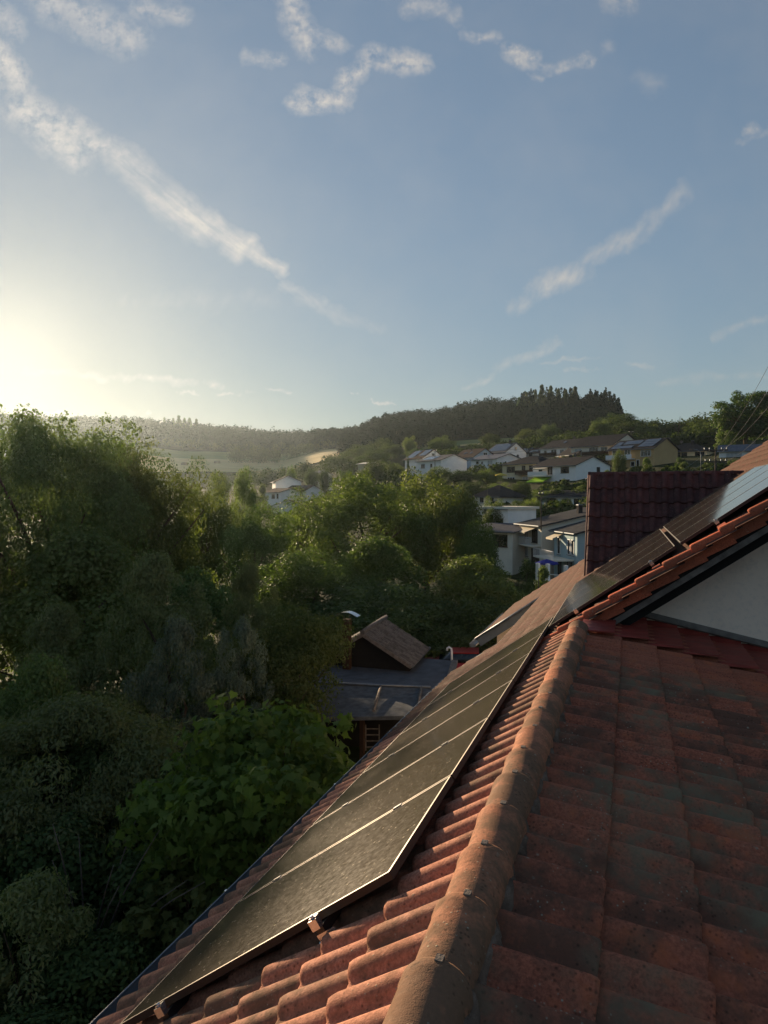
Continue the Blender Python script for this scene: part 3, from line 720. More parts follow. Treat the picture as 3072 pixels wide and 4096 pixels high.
def crown_points(seed, nb, nleaf, shape='round', br=(.10, .2), z0=.18, inner=.25, fill=.8):
    """unit tree: height 1, crown width 1. returns leaf centres and normals"""
    r = np.random.default_rng(seed); B = []; ph = r.uniform(0, 6.28, 6)
    while len(B) < nb:
        u = unit(r.normal(size=3)); zc = (z0 + 1) / 2; hz_ = (1 - z0) / 2
        a = math.atan2(u[1], u[0]); wob = 1 + .16 * math.sin(2 * a + ph[0] + u[2] * 2) + .12 * math.sin(3 * a + ph[1] - u[2] * 3)
        rad = (r.uniform(inner, 1) ** .5) if r.random() < fill else r.uniform(.98, 1.22)
        if shape == 'round': p = np.array([u[0] * .42, u[1] * .42, u[2] * hz_ * .88])
        elif shape == 'cone':
            h = r.random() ** .8; p = np.array([math.cos(a), math.sin(a), 0]) * (.5 * (1 - h) + .02) * 1; p[2] = -hz_ + 2 * hz_ * h; rad = r.uniform(.5, 1.05); 
        elif shape == 'column':
            h = r.random(); w = .42 * min(1, (1 - h) * 2.6 + .15) * min(1, .45 + h * 3); p = np.array([math.cos(a) * w, math.sin(a) * w, 0]); p[2] = -hz_ + 2 * hz_ * h; rad = r.uniform(.5, 1.05)
        elif shape == 'dome':
            p = np.array([u[0] * .44, u[1] * .44, abs(u[2]) * hz_ * 1.8 - hz_ * .95])
        q = p.copy(); q[:2] *= rad * wob
        if shape in ('round', 'dome'): q[2] = q[2] * (rad if shape == 'round' else 1) 
        q[2] += zc; B.append((q, r.uniform(*br) * (.7 if rad > 1 else 1)))
    Cb = np.array([b[0] for b in B]); Rb = np.array([b[1] for b in B])
    w = Rb ** 2; idx = r.choice(nb, nleaf, p=w / w.sum()); d = unit(r.normal(size=(nleaf, 3))); d[:, 2] += .25; d = unit(d)
    rr = Rb[idx][:, None] * r.uniform(.55, 1.08, (nleaf, 1)); C = Cb[idx] + d * rr * np.array([1, 1, .8])
    q0, q1 = np.percentile(C[:, 2], [.3, 99.8]); C[:, 2] = z0 + (C[:, 2] - q0) / (q1 - q0) * (1 - z0)
    qw = np.percentile(np.hypot(C[:, 0], C[:, 1]), 97); C[:, :2] *= .5 / qw
    Nn = unit(d + .55 * r.normal(size=(nleaf, 3)) + np.array([0, 0, .35])); return C, Nn, Cb, r
def trunk_mb(seed, Cb, h0=.0, r0=.028, nl=9, top=.72):
    r = np.random.default_rng(seed + 99); b = MB(); pts = [(0, 0, -.04)]; 
    for i in range(1, 6): pts.append((r.normal() * .012 * i, r.normal() * .012 * i, top * i / 5))
    b.tube(pts, [r0 * (1.25, 1, .85, .65, .42, .16)[i] for i in range(6)], 8)
    far = sorted(range(len(Cb)), key=lambda i: -np.hypot(Cb[i][0], Cb[i][1]) * r.uniform(.5, 1))[:nl]
    for i in far:
        e = Cb[i]; z = min(top * .9, max(.12, e[2] * r.uniform(.35, .6))); s = Vector((0, 0, z)); e = Vector(e); mid = s.lerp(e, .5) + Vector((0, 0, .03))
        b.tube([s, mid, e], [r0 * .45, r0 * .28, r0 * .08], 5)
    return b
PROTO = {}
def proto(key, seed, nb, nleaf, mat, sl, sw, shape='round', bend=.25, droop=False, **kw):
    C, Nn, Cb, r = crown_points(seed, nb, nleaf, shape, **kw)
    td = None
    if droop: td = unit(C * np.array([1, 1, 0]) + np.array([0, 0, -1.0]) * .45 + .3 * r.normal(size=C.shape))
    V, F = leaf_quads(C, Nn, sl, sw, r, bend, td); me = np_mesh('crown', V, F, False, mat)
    tm = trunk_mb(seed, Cb).mesh('trunk'); tm.materials.append(M['bark']); PROTO[key] = (me, tm)
proto('broad_a', 1, 70, 26000, M['leaf'], .024, .016)
proto('huge', 12, 260, 75000, M['leaf'], .0125, .010, br=(.05, .13), inner=.4)
proto('broad_b', 2, 95, 26000, M['leaf'], .020, .014, br=(.07, .17))
proto('broad_c', 3, 90, 26000, M['leaf'], .022, .015, br=(.06, .16), fill=.7, shape='dome', z0=.05)
proto('pale', 4, 130, 26000, M['leaf_pale'], .026, .011, br=(.045, .12), shape='dome', z0=.05, fill=.65)
proto('silver', 5, 110, 24000, M['leaf_silver'], .024, .009, br=(.04, .10), fill=.65, shape='dome', z0=.05)
proto('broad_oak', 16, 120, 20000, M['leaf_dark'], .030, .022, br=(.07, .16), inner=.35)
proto('dark_a', 6, 90, 18000, M['leaf_dark'], .026, .018)
proto('conifer', 7, 120, 9000, M['leaf_dark'], .05, .018, shape='cone', br=(.03, .07), z0=.06)
proto('column', 8, 90, 14000, M['leaf'], .03, .02, shape='column', br=(.10, .18), z0=.04)
proto('column_gold', 9, 90, 12000, M['leaf_gold'], .03, .02, shape='column', br=(.10, .18), z0=.04)
proto('bush', 10, 30, 5000, M['leaf'], .05, .035, shape='dome', br=(.12, .24), z0=.02)
proto('bush_dark', 11, 30, 5000, M['leaf_dark'], .05, .035, shape='dome', br=(.12, .24), z0=.02)
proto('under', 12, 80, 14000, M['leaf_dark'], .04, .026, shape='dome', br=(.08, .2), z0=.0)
def place(kind, px, top_y, wpx, D, label, name='tree', cat='tree', group=None, base_z=None, wide=1.0, rz=None):
    a = az_of(px); x, y = -math.sin(a) * D, math.cos(a) * D; dep = D * math.cos(a - YAW)
    zb = gz(x, y) - .1 if base_z is None else base_z; zt = (1981 - top_y) / FPX * dep
    h = max(1.0, zt - zb); w = wpx / FPX * dep
    r_ = empty(name, (x, y, zb), random.uniform(0, 6.28) if rz is None else rz); r_.scale = (w, w * wide, h)
    tag(r_, label, cat, group); me, tm = PROTO[kind]
    obj('crown', me, r_); obj('trunk', tm, r_); return r_
TREES = [
 # kind, px, top, width, D, label
 ('huge', 200, 1655, 820, 40, 'tall broad tree at the left edge whose loose twiggy top stands against the bright sky'),
 ('huge', 500, 1790, 600, 46, 'big broad tree left of the golden fields, its crown edge sloping down to the right'),
 ('broad_a', -420, 1730, 800, 36, 'broad tree mostly outside the left edge of the view'),
 ('broad_c', 560, 1930, 560, 52, 'dense dark tree just right of and below the big left crown'),
 ('column', 975, 1875, 150, 92, 'narrow poplar-like tree left of the white houses in the valley'),
 ('broad_a', 830, 1900, 300, 70, 'round hazy tree in front of the golden field'),
 ('broad_b', 1030, 2020, 330, 62, 'medium green tree below the white gable houses of the valley'),
 ('broad_b', 1420, 1900, 560, 66, 'large round leafy tree in the middle of the view with sunlit crown top'),
 ('broad_a', 1240, 1960, 260, 88, 'dark round tree directly right of the white valley houses'),
 ('broad_a', 1710, 1885, 420, 74, 'large bright green tree right of the middle, left of the golden hornbeam'),
 ('column', 1870, 1975, 170, 72, 'upright tree with golden sunlit edge beside the flat roofed white house'),
 ('column_gold', 1848, 1965, 60, 73, 'golden yellow upright top shoot next to the flat roofed white house'),
 ('broad_b', 1900, 2080, 200, 62, 'golden edged dense tree in front of the terrace of the flat roofed house'),
 ('broad_c', 1500, 2150, 560, 46, 'leafy tree with bright top shoots in front of the large round tree'),
 ('broad_c', 1900, 2230, 600, 42, 'broad dark green tree above the red car'),
 ('broad_b', 1220, 2200, 560, 44, 'dark shaded tree behind the lighter foliage left of the brown shed roof'),
 ('broad_b', 2120, 2380, 300, 50, 'dark shaded shrub-like tree below the blue parasol'),
 ('dark_a', 1500, 2330, 700, 40, 'dark tree directly behind the brown tiled shed roof'),
 ('dark_a', 1960, 2400, 520, 38, 'dark tree behind the gutter right of the shed'),
 ('pale', 640, 2215, 560, 27, 'light drooping leafed tree catching the light left of the middle'),
 ('pale', 1010, 2255, 330, 29, 'pale green upright shoots of a young tree left of the shed'),
 ('pale', 250, 2420, 520, 24, 'hazy pale tree below the big crown near the left edge'),
 ('silver', 700, 2480, 460, 21, 'silvery leafed tree in front of the drooping pale tree'),
 ('silver', 960, 2480, 320, 22, 'silvery upright tree left of the shed chimney'),
 ('broad_b', 1140, 2420, 560, 24, 'dark green tree whose branches hang over the left end of the shed'),
 ('broad_c', 300, 2120, 900, 34, 'dim shaded tree under the big left crown'),
 ('broad_c', 800, 2280, 560, 33, 'shaded tree between the drooping tree and the dark trees'),
 ('broad_c', 130, 2640, 600, 20, 'shaded shrubby tree above the elder at the left edge'),
 ('conifer', 2140, 1545, 130, 455, ''), 
]
for i, t in enumerate(TREES):
    if t[5]: place(*t)
# row of trees and shrubs among and behind the houses
HT = [('broad_a', 1640, 1745, 62, 300, 'round dark tree standing alone on the slope left of the green field'), ('broad_a', 1735, 1760, 40, 330, 'small round tree in the green field below the hill wood'),
 ('broad_b', 1665, 1795, 95, 285, 'dark tree above the white house with solar roof'), ('broad_a', 1765, 1745, 120, 290, 'broad green tree behind the blue gabled house'),
 ('broad_b', 1960, 1735, 95, 280, 'round tree in front of the wheat strip behind the grey solar roof'), ('broad_b', 1890, 1775, 80, 285, 'low dark tree left of the round tree behind the grey solar roof'),
 ('broad_a', 2110, 1715, 90, 300, 'green tree left of the sunlit tree behind the upper houses'), ('broad_b', 2195, 1697, 100, 290, 'sunlit olive green tree below the black conifers'),
 ('broad_b', 2280, 1730, 60, 280, 'small olive tree above the dark roofed house'), ('broad_a', 2400, 1680, 100, 285, 'olive tree at the foot of the right end of the conifers'),
 ('broad_b', 2500, 1690, 120, 290, 'round dull green tree behind the long dark roof'), ('broad_a', 2590, 1700, 120, 285, 'green tree behind the orange house with solar panels'),
 ('broad_b', 2690, 1695, 120, 290, 'dark tree on the skyline right of the orange house'), ('broad_a', 2790, 1690, 130, 280, 'dark skyline tree above the yellow hip roofed house'),
 ('broad_b', 2480, 1655, 180, 330, 'dark wood edge sloping down right of the conifers'), ('broad_a', 2880, 1700, 120, 275, 'low dark skyline tree left of the big oak'),
 ('broad_oak', 2985, 1562, 270, 225, 'big dark oak on the skyline at the right edge'), ('dark_a', 3100, 1590, 200, 232, 'dark crown at the right border beside the big oak'),
 ('bush', 2900, 1680, 100, 222, 'yellowish bush under the big oak'), ('broad_b', 1500, 1800, 160, 290, 'broad bush tree at the left end of the village'),
 ('broad_b', 1450, 1780, 150, 330, 'hazy round tree above the golden field edge'), ('broad_a', 1560, 1775, 120, 320, 'round tree left of the ploughed field'),
 ('conifer', 1632, 1828, 28, 228, 'small dark conifer before the white solar house'), ('broad_a', 1560, 1850, 120, 215, 'dark garden tree left of the white solar house'),
 ('broad_b', 1500, 1838, 130, 190, 'yellow green treetop in front of the cream house in the trees'), ('broad_a', 1760, 1865, 130, 185, 'garden tree in front of the white solar house'),
 ('broad_b', 1850, 1880, 120, 178, 'dark round garden tree below the blue gabled house'), ('broad_a', 1945, 1875, 110, 176, 'dark rounded garden tree left of the yellow parasol'),
 ('broad_b', 1880, 1925, 150, 150, 'brownish green tree below the garden trees'), ('broad_a', 2000, 1930, 110, 150, 'dark shrub tree under the yellow parasol'),
 ('broad_b', 2085, 1925, 90, 150, 'grey green shrub beside the yellow house steps'), ('broad_a', 2160, 1960, 110, 140, 'olive shrub tree between the yellow house and the low white house'),
 ('broad_b', 2080, 2000, 120, 128, 'brown green tree right of the small hip roofed house'), ('broad_a', 2130, 1990, 100, 125, 'dark tree before the low white house with wires'),
 ('dark_a', 2476, 1800, 64, 152, 'dark conical tree in front of the white balcony railing'), ('bush', 2585, 1830, 60, 150, 'round clipped green bush before the orange house'),
 ('bush_dark', 2590, 1852, 75, 143, 'wide dark green bush in front of the clipped bush'), ('bush', 2430, 1880, 70, 150, 'low light bush beside the dark conical tree'),
 ('bush', 2690, 1868, 60, 150, 'low bush right of the wide dark bush'), ('bush_dark', 2715, 1830, 70, 158, 'dark shrub below the yellow house balcony'),
 ('bush', 2735, 1848, 70, 148, 'bright yellow green shrub below the right balcony'), ('bush_dark', 2840, 1850, 110, 150, 'dark shrub at the foot of the utility pole'),
 ('bush_dark', 2930, 1840, 90, 150, 'dark shrub right of the utility pole'), ('bush', 2255, 1915, 46, 150, 'dark bush at the wall of the white gabled house'),
 ('bush', 2330, 1940, 110, 142, 'yellowish hedge bush in front of the white gabled house'), ('bush', 2230, 1955, 120, 140, 'olive hedge bush left of the yellowish hedge bush'),
 ('bush', 2420, 1945, 90, 142, 'hedge bush at the right end of the yellowish hedge'), ('bush_dark', 2110, 2235, 110, 84, 'flowering dark shrub below the balcony house'),
 ('bush', 2175, 2265, 90, 78, 'green shrub left of the blue parasol'), ('bush_dark', 1960, 2180, 140, 90, 'dark shrubs below the flat roofed white house'),
 ('bush', 2120, 2335, 90, 58, 'yellow green bush at the lane below the parasol'), ('broad_b', 1300, 1875, 60, 215, 'small tree between the valley houses and the cream house'),
 ('broad_a', 1165, 1862, 44, 250, 'small dark tree in the wheat behind the valley houses'), ('broad_b', 880, 1895, 90, 200, 'hazy garden tree in front of the wheat field'),
 ('conifer', 890, 1895, 40, 170, 'small conifer in front of the wheat field'), ('broad_b', 1250, 1870, 70, 255, 'tree beside the small white house with skylight'),
 ('bush', 1050, 1935, 60, 205, 'pale round bush beside the valley houses'), ('broad_a', 970, 1990, 140, 130, 'garden tree left of the lowest white valley house'),
 ('broad_b', 1180, 2035, 90, 100, 'yellow leafed small tree in front of the lowest valley house'), ('broad_b', 1650, 2000, 300, 110, 'green tree filling the gap below the village'),
 ('broad_a', 1970, 1990, 120, 112, 'dark tree at the left of the flat roofed house'), ('broad_b', 1380, 1880, 110, 160, 'dark tree top behind the large round tree')]
for t in HT: place('dark_a' if t[0] == 'broad_b' else t[0], *t[1:], name='shrub' if 'bush' in t[0] else 'tree', cat='shrub' if 'bush' in t[0] else 'tree')

# dark undergrowth below the roof edge
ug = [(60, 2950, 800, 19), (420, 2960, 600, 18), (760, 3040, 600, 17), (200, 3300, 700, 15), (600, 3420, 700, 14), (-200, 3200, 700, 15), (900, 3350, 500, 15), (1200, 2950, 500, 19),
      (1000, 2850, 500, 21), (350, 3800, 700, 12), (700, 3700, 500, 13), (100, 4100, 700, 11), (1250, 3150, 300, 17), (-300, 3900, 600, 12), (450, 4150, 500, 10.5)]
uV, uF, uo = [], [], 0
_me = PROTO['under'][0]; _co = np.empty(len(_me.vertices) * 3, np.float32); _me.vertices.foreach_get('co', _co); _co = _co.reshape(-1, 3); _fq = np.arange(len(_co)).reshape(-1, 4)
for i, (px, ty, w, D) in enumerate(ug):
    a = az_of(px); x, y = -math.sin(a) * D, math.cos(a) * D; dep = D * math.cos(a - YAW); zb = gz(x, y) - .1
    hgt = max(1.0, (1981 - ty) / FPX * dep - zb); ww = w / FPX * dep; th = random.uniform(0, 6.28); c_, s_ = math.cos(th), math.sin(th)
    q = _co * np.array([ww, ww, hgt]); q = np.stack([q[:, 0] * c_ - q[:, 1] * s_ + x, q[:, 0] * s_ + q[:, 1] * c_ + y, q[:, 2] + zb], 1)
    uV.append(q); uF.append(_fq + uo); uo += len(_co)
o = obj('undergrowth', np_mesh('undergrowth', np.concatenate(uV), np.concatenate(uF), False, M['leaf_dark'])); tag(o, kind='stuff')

# elder with long bare stems (left) -----------------------------------------
def stems(n, base, spread, h, r0, seed, lean=(0, 0)):
    r = np.random.default_rng(seed); b = MB()
    for i in range(n):
        a = r.uniform(0, 6.28); s = r.uniform(.3, 1) * spread
        p = [Vector(base)]; top = Vector((base[0] + math.cos(a) * s + lean[0], base[1] + math.sin(a) * s + lean[1], base[2] + h * r.uniform(.8, 1.1)))
        for k in (1, 2, 3, 4): p.append(Vector(base).lerp(top, k / 4) + Vector((0, 0, .25 * math.sin(k / 4 * 3.14))) )
        b.tube(p, [r0, r0 * .8, r0 * .6, r0 * .4, r0 * .2], 5)
    return b
def near_bush(name, label, px, D, ztop, width, depth, nb, nleaf, sl, sw, mat, seed, maple=False, stem=0, cat='shrub', zlow=.25):
    a = az_of(px); base = (-math.sin(a) * D, math.cos(a) * D); zb = gz(*base); h = ztop - zb
    C, Nn, Cb, r = crown_points(seed, nb, nleaf, 'dome' if not maple else 'round', br=(.07, .15), z0=zlow)
    C = C * np.array([width, depth, h]); Nn = unit(Nn / np.array([width, depth, h]) * h)
    root = empty(name, (base[0], base[1], zb), random.uniform(0, 6)); tag(root, label, cat)
    if maple:
        # five lobed leaf outline, folded along the middle
        prof = [(0, 0), (.18, -.06), (.46, -.10), (.36, .10), (.56, .26), (.30, .38), (.22, .52), (.10, .62), (0, 1.0)]
        pts = [(x, y) for x, y in prof] + [(-x, y) for x, y in prof[-2:0:-1]]
        nn = len(pts); t, b = rot_frames(Nn, r); td = unit(C * np.array([1, 1, 0]) + np.array([0, 0, -1.0]) + .6 * r.normal(size=C.shape)); t = unit(td - Nn * np.sum(td * Nn, 1, keepdims=True)); b = np.cross(Nn, t)
        S = sl * r.uniform(.55, 1.25, (len(C), 1)); V = []
        for x, y in pts: V.append(C + b * x * S + t * (y - .3) * S - Nn * S * (.22 * y * y + .18 * abs(x)))
        V = np.stack(V, 1).reshape(-1, 3); F = []
        k0 = 0; tri = [(0, i, i + 1) for i in range(1, nn - 1)]
        base_i = (np.arange(len(C)) * nn)[:, None, None]; F = (base_i + np.array(tri)[None]).reshape(-1, 3)
        me = np_mesh('foliage', V, F, False, mat)
    else:
        td = unit(C * np.array([1, 1, 0]) * .4 + np.array([0, 0, -1.0]) * 1.2 + 1.0 * r.normal(size=C.shape))
        V, F = leaf_quads(C, Nn, sl, sw, r, .3, td); me = np_mesh('foliage', V, F, False, mat)
    obj('foliage', me, root)
    stems(max(5, stem), (0, 0, 0), width * .3, h * .8, .035, seed).build('stem', M['bark'], root); return root
near_bush('maple_tree', 'bright green maple with big lobed leaves right beside the gutter', 1010, 13.5, -3.9, 4.4, 4.4, 95, 5600, .19, .2, M['leaf_maple'], 21, True, 8, 'tree', .30)
near_bush('elder_shrub', 'wide light green elder crown over long bare stems at the left', 300, 17.5, -4.55, 6.0, 5.5, 110, 26000, .13, .045, M['leaf_pale'], 22, False, 16, 'shrub', .50)
near_bush('ash_shrub', 'yellowish green leafy shrub in the bottom left corner', 110, 12.5, -6.05, 2.6, 2.6, 60, 9000, .11, .04, M['leaf_pale'], 23, False, 6, 'shrub', .05)
near_bush('ivy_shrub', 'dark broad leaved shrub in shade below the maple', 800, 13.0, -6.3, 3.4, 3.0, 60, 3500, .16, .2, M['leaf'], 24, True, 5, 'shrub', .05)
b = stems(9, (0, 0, 0), 1.6, 3.6, .03, 41, (1.6, -.6)); a = az_of(330); o = b.build('arching_branch', M['oldwood']); o.location = (-math.sin(a) * 14.5, math.cos(a) * 14.5, -9.2); tag(o, 'arching bare pale stems bending right in front of the dark undergrowth', 'branch')

# ------------------------------------------------------------------ woods on the hills (one mass)
def forest(name, specs, seed, mat, sw):
    r = np.random.default_rng(seed); Vs, Ns = [], []
    for (p0, p1, d0, d1, n, h, w, shp) in specs:
        for _ in range(n):
            px = r.uniform(p0, p1); D = math.sqrt(r.uniform(d0 * d0, d1 * d1)); a = az_of(px); x, y = -math.sin(a) * D, math.cos(a) * D
            hh = h * r.uniform(.7, 1.2); ww = w * r.uniform(.7, 1.25); k = int(150 if D < 620 else 90)
            d = unit(r.normal(size=(k, 3))); d[:, 2] = np.where(r.random(k) < .25, -.8, 1) * np.abs(d[:, 2])
            if shp == 'c': q = r.random(k) ** .8; an = r.uniform(0, 6.28, k); rad = (1 - q) * .5 + .03; c = np.stack([np.cos(an) * rad * ww, np.sin(an) * rad * ww, (.1 + .9 * q) * hh], 1)
            else:
                lump = 1 + .22 * np.sin(d[:, :1] * 5 + _) * np.cos(d[:, 1:2] * 4 + _ * 2); c = d * np.array([ww / 2, ww / 2, hh * .50]) * lump * r.uniform(.75, 1.03, (k, 1)); c[:, 2] += hh * .48
            c += np.array([x, y, gz(x, y)]); Vs.append(c); Ns.append(unit(d + .4 * r.normal(size=(k, 3))))
    C = np.concatenate(Vs); Nn = np.concatenate(Ns); V, F = leaf_quads(C, Nn, sw, sw * .8, r, .3)
    o = obj(name, np_mesh(name, V, F, False, mat)); tag(o, kind='stuff'); return o
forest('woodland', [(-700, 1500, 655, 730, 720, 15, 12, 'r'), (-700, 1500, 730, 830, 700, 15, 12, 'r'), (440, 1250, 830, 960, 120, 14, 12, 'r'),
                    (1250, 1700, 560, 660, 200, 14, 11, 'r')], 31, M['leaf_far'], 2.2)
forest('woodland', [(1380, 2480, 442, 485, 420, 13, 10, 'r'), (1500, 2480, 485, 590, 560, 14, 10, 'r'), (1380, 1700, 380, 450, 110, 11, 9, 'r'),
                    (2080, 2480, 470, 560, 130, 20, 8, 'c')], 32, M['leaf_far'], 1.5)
forest('hedgerow', [(2430, 3200, 285, 345, 220, 9, 8, 'r'), (1300, 1560, 330, 385, 60, 8, 8, 'r'), (930, 1110, 520, 535, 34, 11, 10, 'r'), (1100, 1130, 540, 545, 3, 9, 9, 'r'), (1150, 1400, 560, 570, 34, 9, 9, 'r'),
                    (-600, 1500, 640, 656, 90, 10, 10, 'r'), (860, 1420, 300, 370, 46, 8, 8, 'r'), (1350, 1600, 240, 262, 20, 5, 6, 'r'), (1400, 1650, 170, 205, 26, 6, 7, 'r'), (1850, 2400, 104, 130, 60, 3.5, 5, 'r'), (1500, 1950, 150, 158, 26, 3.0, 6, 'r'), (1950, 2950, 138, 152, 75, 2.4, 5, 'r'), (1900, 2560, 196, 203, 30, 3.0, 5, 'r'), (1700, 3050, 252, 280, 150, 5.5, 8, 'r')], 33, M['leaf_mid'], .9)
SK = [(2075, 1590, 50), (2105, 1570, 52), (2165, 1541, 66), (2200, 1545, 60), (2232, 1555, 54), (2298, 1548, 66), (2262, 1560, 50), (2372, 1580, 58), (2405, 1590, 50), (2435, 1592, 52), (2465, 1610, 56), (2345, 1590, 46), (2140, 1560, 50)]
for px, ty, w in SK:
    place('conifer', px, ty, w * 1.25, 520, 'dark conifer standing above the wood on the right hilltop', 'conifer', 'tree', 'conifers on the right hilltop')
for px, ty, w in [(718, 1655, 22), (740, 1664, 18), (760, 1664, 20), (787, 1668, 18), (695, 1665, 16), (660, 1662, 14)]:
    place('conifer', px, ty + 8, w * 3.0, 800, 'small distant conifer on the crest of the far left hill', 'conifer', 'tree', 'conifers on the far left hill')
# ------------------------------------------------------------------ houses
def cm(name, c, **k): M[name] = simple(name, c, .9, .15, **k); return M[name]
cm('w_white', (.87, .86, .83), var=.05, nsc=.6); cm('w_cream', (.68, .58, .38), var=.06, nsc=.6); cm('w_orange', (.50, .34, .17), var=.07, nsc=.6); cm('w_pale', (.74, .69, .58), var=.06, nsc=.6)
cm('w_blue', (.42, .52, .60), var=.05, nsc=.6); cm('w_ltblue', (.38, .48, .50), var=.05, nsc=.6); cm('w_peach', (.60, .40, .26), var=.05); cm('r_dark', (.040, .037, .038), var=.25, nsc=1.5)
cm('r_brown', (.065, .045, .038), var=.25, nsc=1.5); cm('r_grey', (.10, .10, .11), var=.2, nsc=1.5); cm('r_felt', (.055, .055, .058), var=.2, nsc=1.5); cm('r_slate', (.13, .14, .17), var=.2, nsc=1.5)
M['white'] = simple('white_paint', (.75, .75, .74), .5, .4, var=.03); M['winglass'] = simple('window_glass', (.015, .018, .022), .08, .6, var=.3); M['pv'] = simple('solar_glass_far', (.03, .035, .05), .12, .8)
M['shut'] = simple('roller_shutter', (.45, .46, .46), .7, .2, var=.05, nsc=8); M['brownwood'] = simple('brown_wood', (.06, .035, .022), .7, .2)
M['green'] = simple('green_fabric', (.33, .55, .05), .9, .1, var=.05); M['yellow'] = simple('yellow_fabric', (.60, .46, .08), .9, .1, var=.05); M['blue'] = simple('blue_fabric', (.045, .05, .26), .9, .1, var=.08)
M['beigecloth'] = simple('beige_fabric', (.62, .55, .42), .9, .1, var=.05); M['pole'] = simple('pole_wood', (.10, .085, .07), .9, .1)
def house(label, px, base_y, D, L, W, H, rz, wall='w_white', roof='r_dark', pitch=20, kind='gable', wins=(), chim=(), ov=.55, extra=None, name='house', group=None, zbase=None):
    """near corner = (L/2,-W/2) in local axes, ridge along local x"""
    C = at(px, base_y, D); rzr = R_(rz); c_, s_ = math.cos(rzr), math.sin(rzr)
    o = Vector((C.x - (L / 2 * c_ + W / 2 * s_), C.y - (L / 2 * s_ - W / 2 * c_), C.z))
    root = empty(name, o, rzr); tag(root, label, 'house', group); root['_L'] = L
    hw, hl = W / 2, L / 2; tp = math.tan(R_(pitch)); foot = -4.0
    if kind in ('gable',):
        rh = H + hw * tp
        v = [(-hl, -hw, foot), (-hl, hw, foot), (-hl, hw, H), (-hl, 0, rh), (-hl, -hw, H)]; v += [(hl, y, z) for _, y, z in v]
        MB().add(v, [(0, 4, 3, 2, 1), (5, 6, 7, 8, 9), (0, 1, 6, 5), (0, 5, 9, 4), (1, 2, 7, 6)]).build('wall', M[wall], root)
        b = MB(); e0 = hw + ov; ze = H - ov * tp + .12; xo = hl + ov * .8
        b.slab([(-xo, -e0, ze), (xo, -e0, ze), (xo, 0, rh + .12), (-xo, 0, rh + .12)], .16); b.slab([(xo, e0, ze), (-xo, e0, ze), (-xo, 0, rh + .12), (xo, 0, rh + .12)], .16)
        rf = b.build('roof', M[roof], root)
    elif kind == 'hip':
        MB().box(-hl, hl, -hw, hw, foot, H).build('wall', M[wall], root)
        e0, e1 = hw + ov, hl + ov; rh = H + hw * tp; rx = max(.3, hl - hw); ze = H - ov * tp + .12
        v = [(-e1, -e0, ze), (e1, -e0, ze), (e1, e0, ze), (-e1, e0, ze), (-rx, 0, rh + .12), (rx, 0, rh + .12), (-e1, -e0, ze - .16), (e1, -e0, ze - .16), (e1, e0, ze - .16), (-e1, e0, ze - .16)]
        rf = MB().add(v, [(0, 1, 5, 4), (1, 2, 5), (2, 3, 4, 5), (3, 0, 4), (0, 6, 7, 1), (1, 7, 8, 2), (2, 8, 9, 3), (3, 9, 6, 0), (9, 8, 7, 6)]).build('roof', M[roof], root)
    elif kind == 'flat':
        MB().box(-hl, hl, -hw, hw, foot, H).build('wall', M[wall], root); rh = H
        rf = MB().box(-hl - ov, hl + ov, -hw - ov, hw + ov, H + .003, H + .38).build('roof', M[roof], root)
    elif kind == 'shed':   # single slope rising away from the front
        rh = H + W * tp
        v = [(-hl, -hw, foot), (-hl, hw, foot), (-hl, hw, rh), (-hl, -hw, H)]; v += [(hl, y, z) for _, y, z in v]
        MB().add(v, [(0, 3, 2, 1), (4, 5, 6, 7), (0, 1, 5, 4), (0, 4, 7, 3), (1, 2, 6, 5)]).build('wall', M[wall], root)
        rf = MB().slab([(-hl - ov, -hw - ov, H - ov * tp + .1), (hl + ov, -hw - ov, H - ov * tp + .1), (hl + ov, hw + ov, rh + ov * tp + .1), (-hl - ov, hw + ov, rh + ov * tp + .1)], .2).build('roof', M[roof], root)
    MB().box(-hl - ov, hl + ov, -hw - ov - .13, -hw - ov - .01, H - ov * tp - .02, H - ov * tp + .09).build('gutter', M['zinc'], root)
    def fm(face):
        if face == 'f': return lambda s, z, d: (-hl + s, -hw - d, z)
        if face == 'g': return lambda s, z, d: (hl + d, -hw + s, z)
        if face == 'l': return lambda s, z, d: (-hl - d, hw - s, z)
    def fbox(face, s0, s1, z0, z1, d0, d1, b=None):
        f = fm(face); p, q = f(s0, z0, d0), f(s1, z1, d1); b = b or MB()
        return b.box(min(p[0], q[0]), max(p[0], q[0]), min(p[1], q[1]), max(p[1], q[1]), z0, z1)
    for wv in wins:
        face, s, z, w, h = wv[:5]; style = wv[5] if len(wv) > 5 else 'w'
        col = {'w': 'white', 'b': 'brownwood', 's': 'white', 'd': 'white'}[style]
        b = MB(); fbox(face, s, s + w, z, z + .09, .003, .06, b); fbox(face, s, s + w, z + h - .09, z + h, .003, .06, b); fbox(face, s, s + .09, z + .092, z + h - .092, .003, .06, b); fbox(face, s + w - .09, s + w, z + .092, z + h - .092, .003, .06, b)
        n = max(1, int(round(w / 1.0)))
        for k in range(1, n): fbox(face, s + w * k / n - .04, s + w * k / n + .04, z + .092, z + h - .092, .003, .055, b)
        fr_ = b.build('window', M[col], root)
        fbox(face, s + .092, s + w - .092, z + .093, z + h - .093, .002, .02).build('pane', M['shut' if style == 's' else 'winglass'], fr_)
        fbox(face, s - .08, s + w + .08, z - .07, z - .005, .003, .14).build('sill', M['oldwood'], fr_)
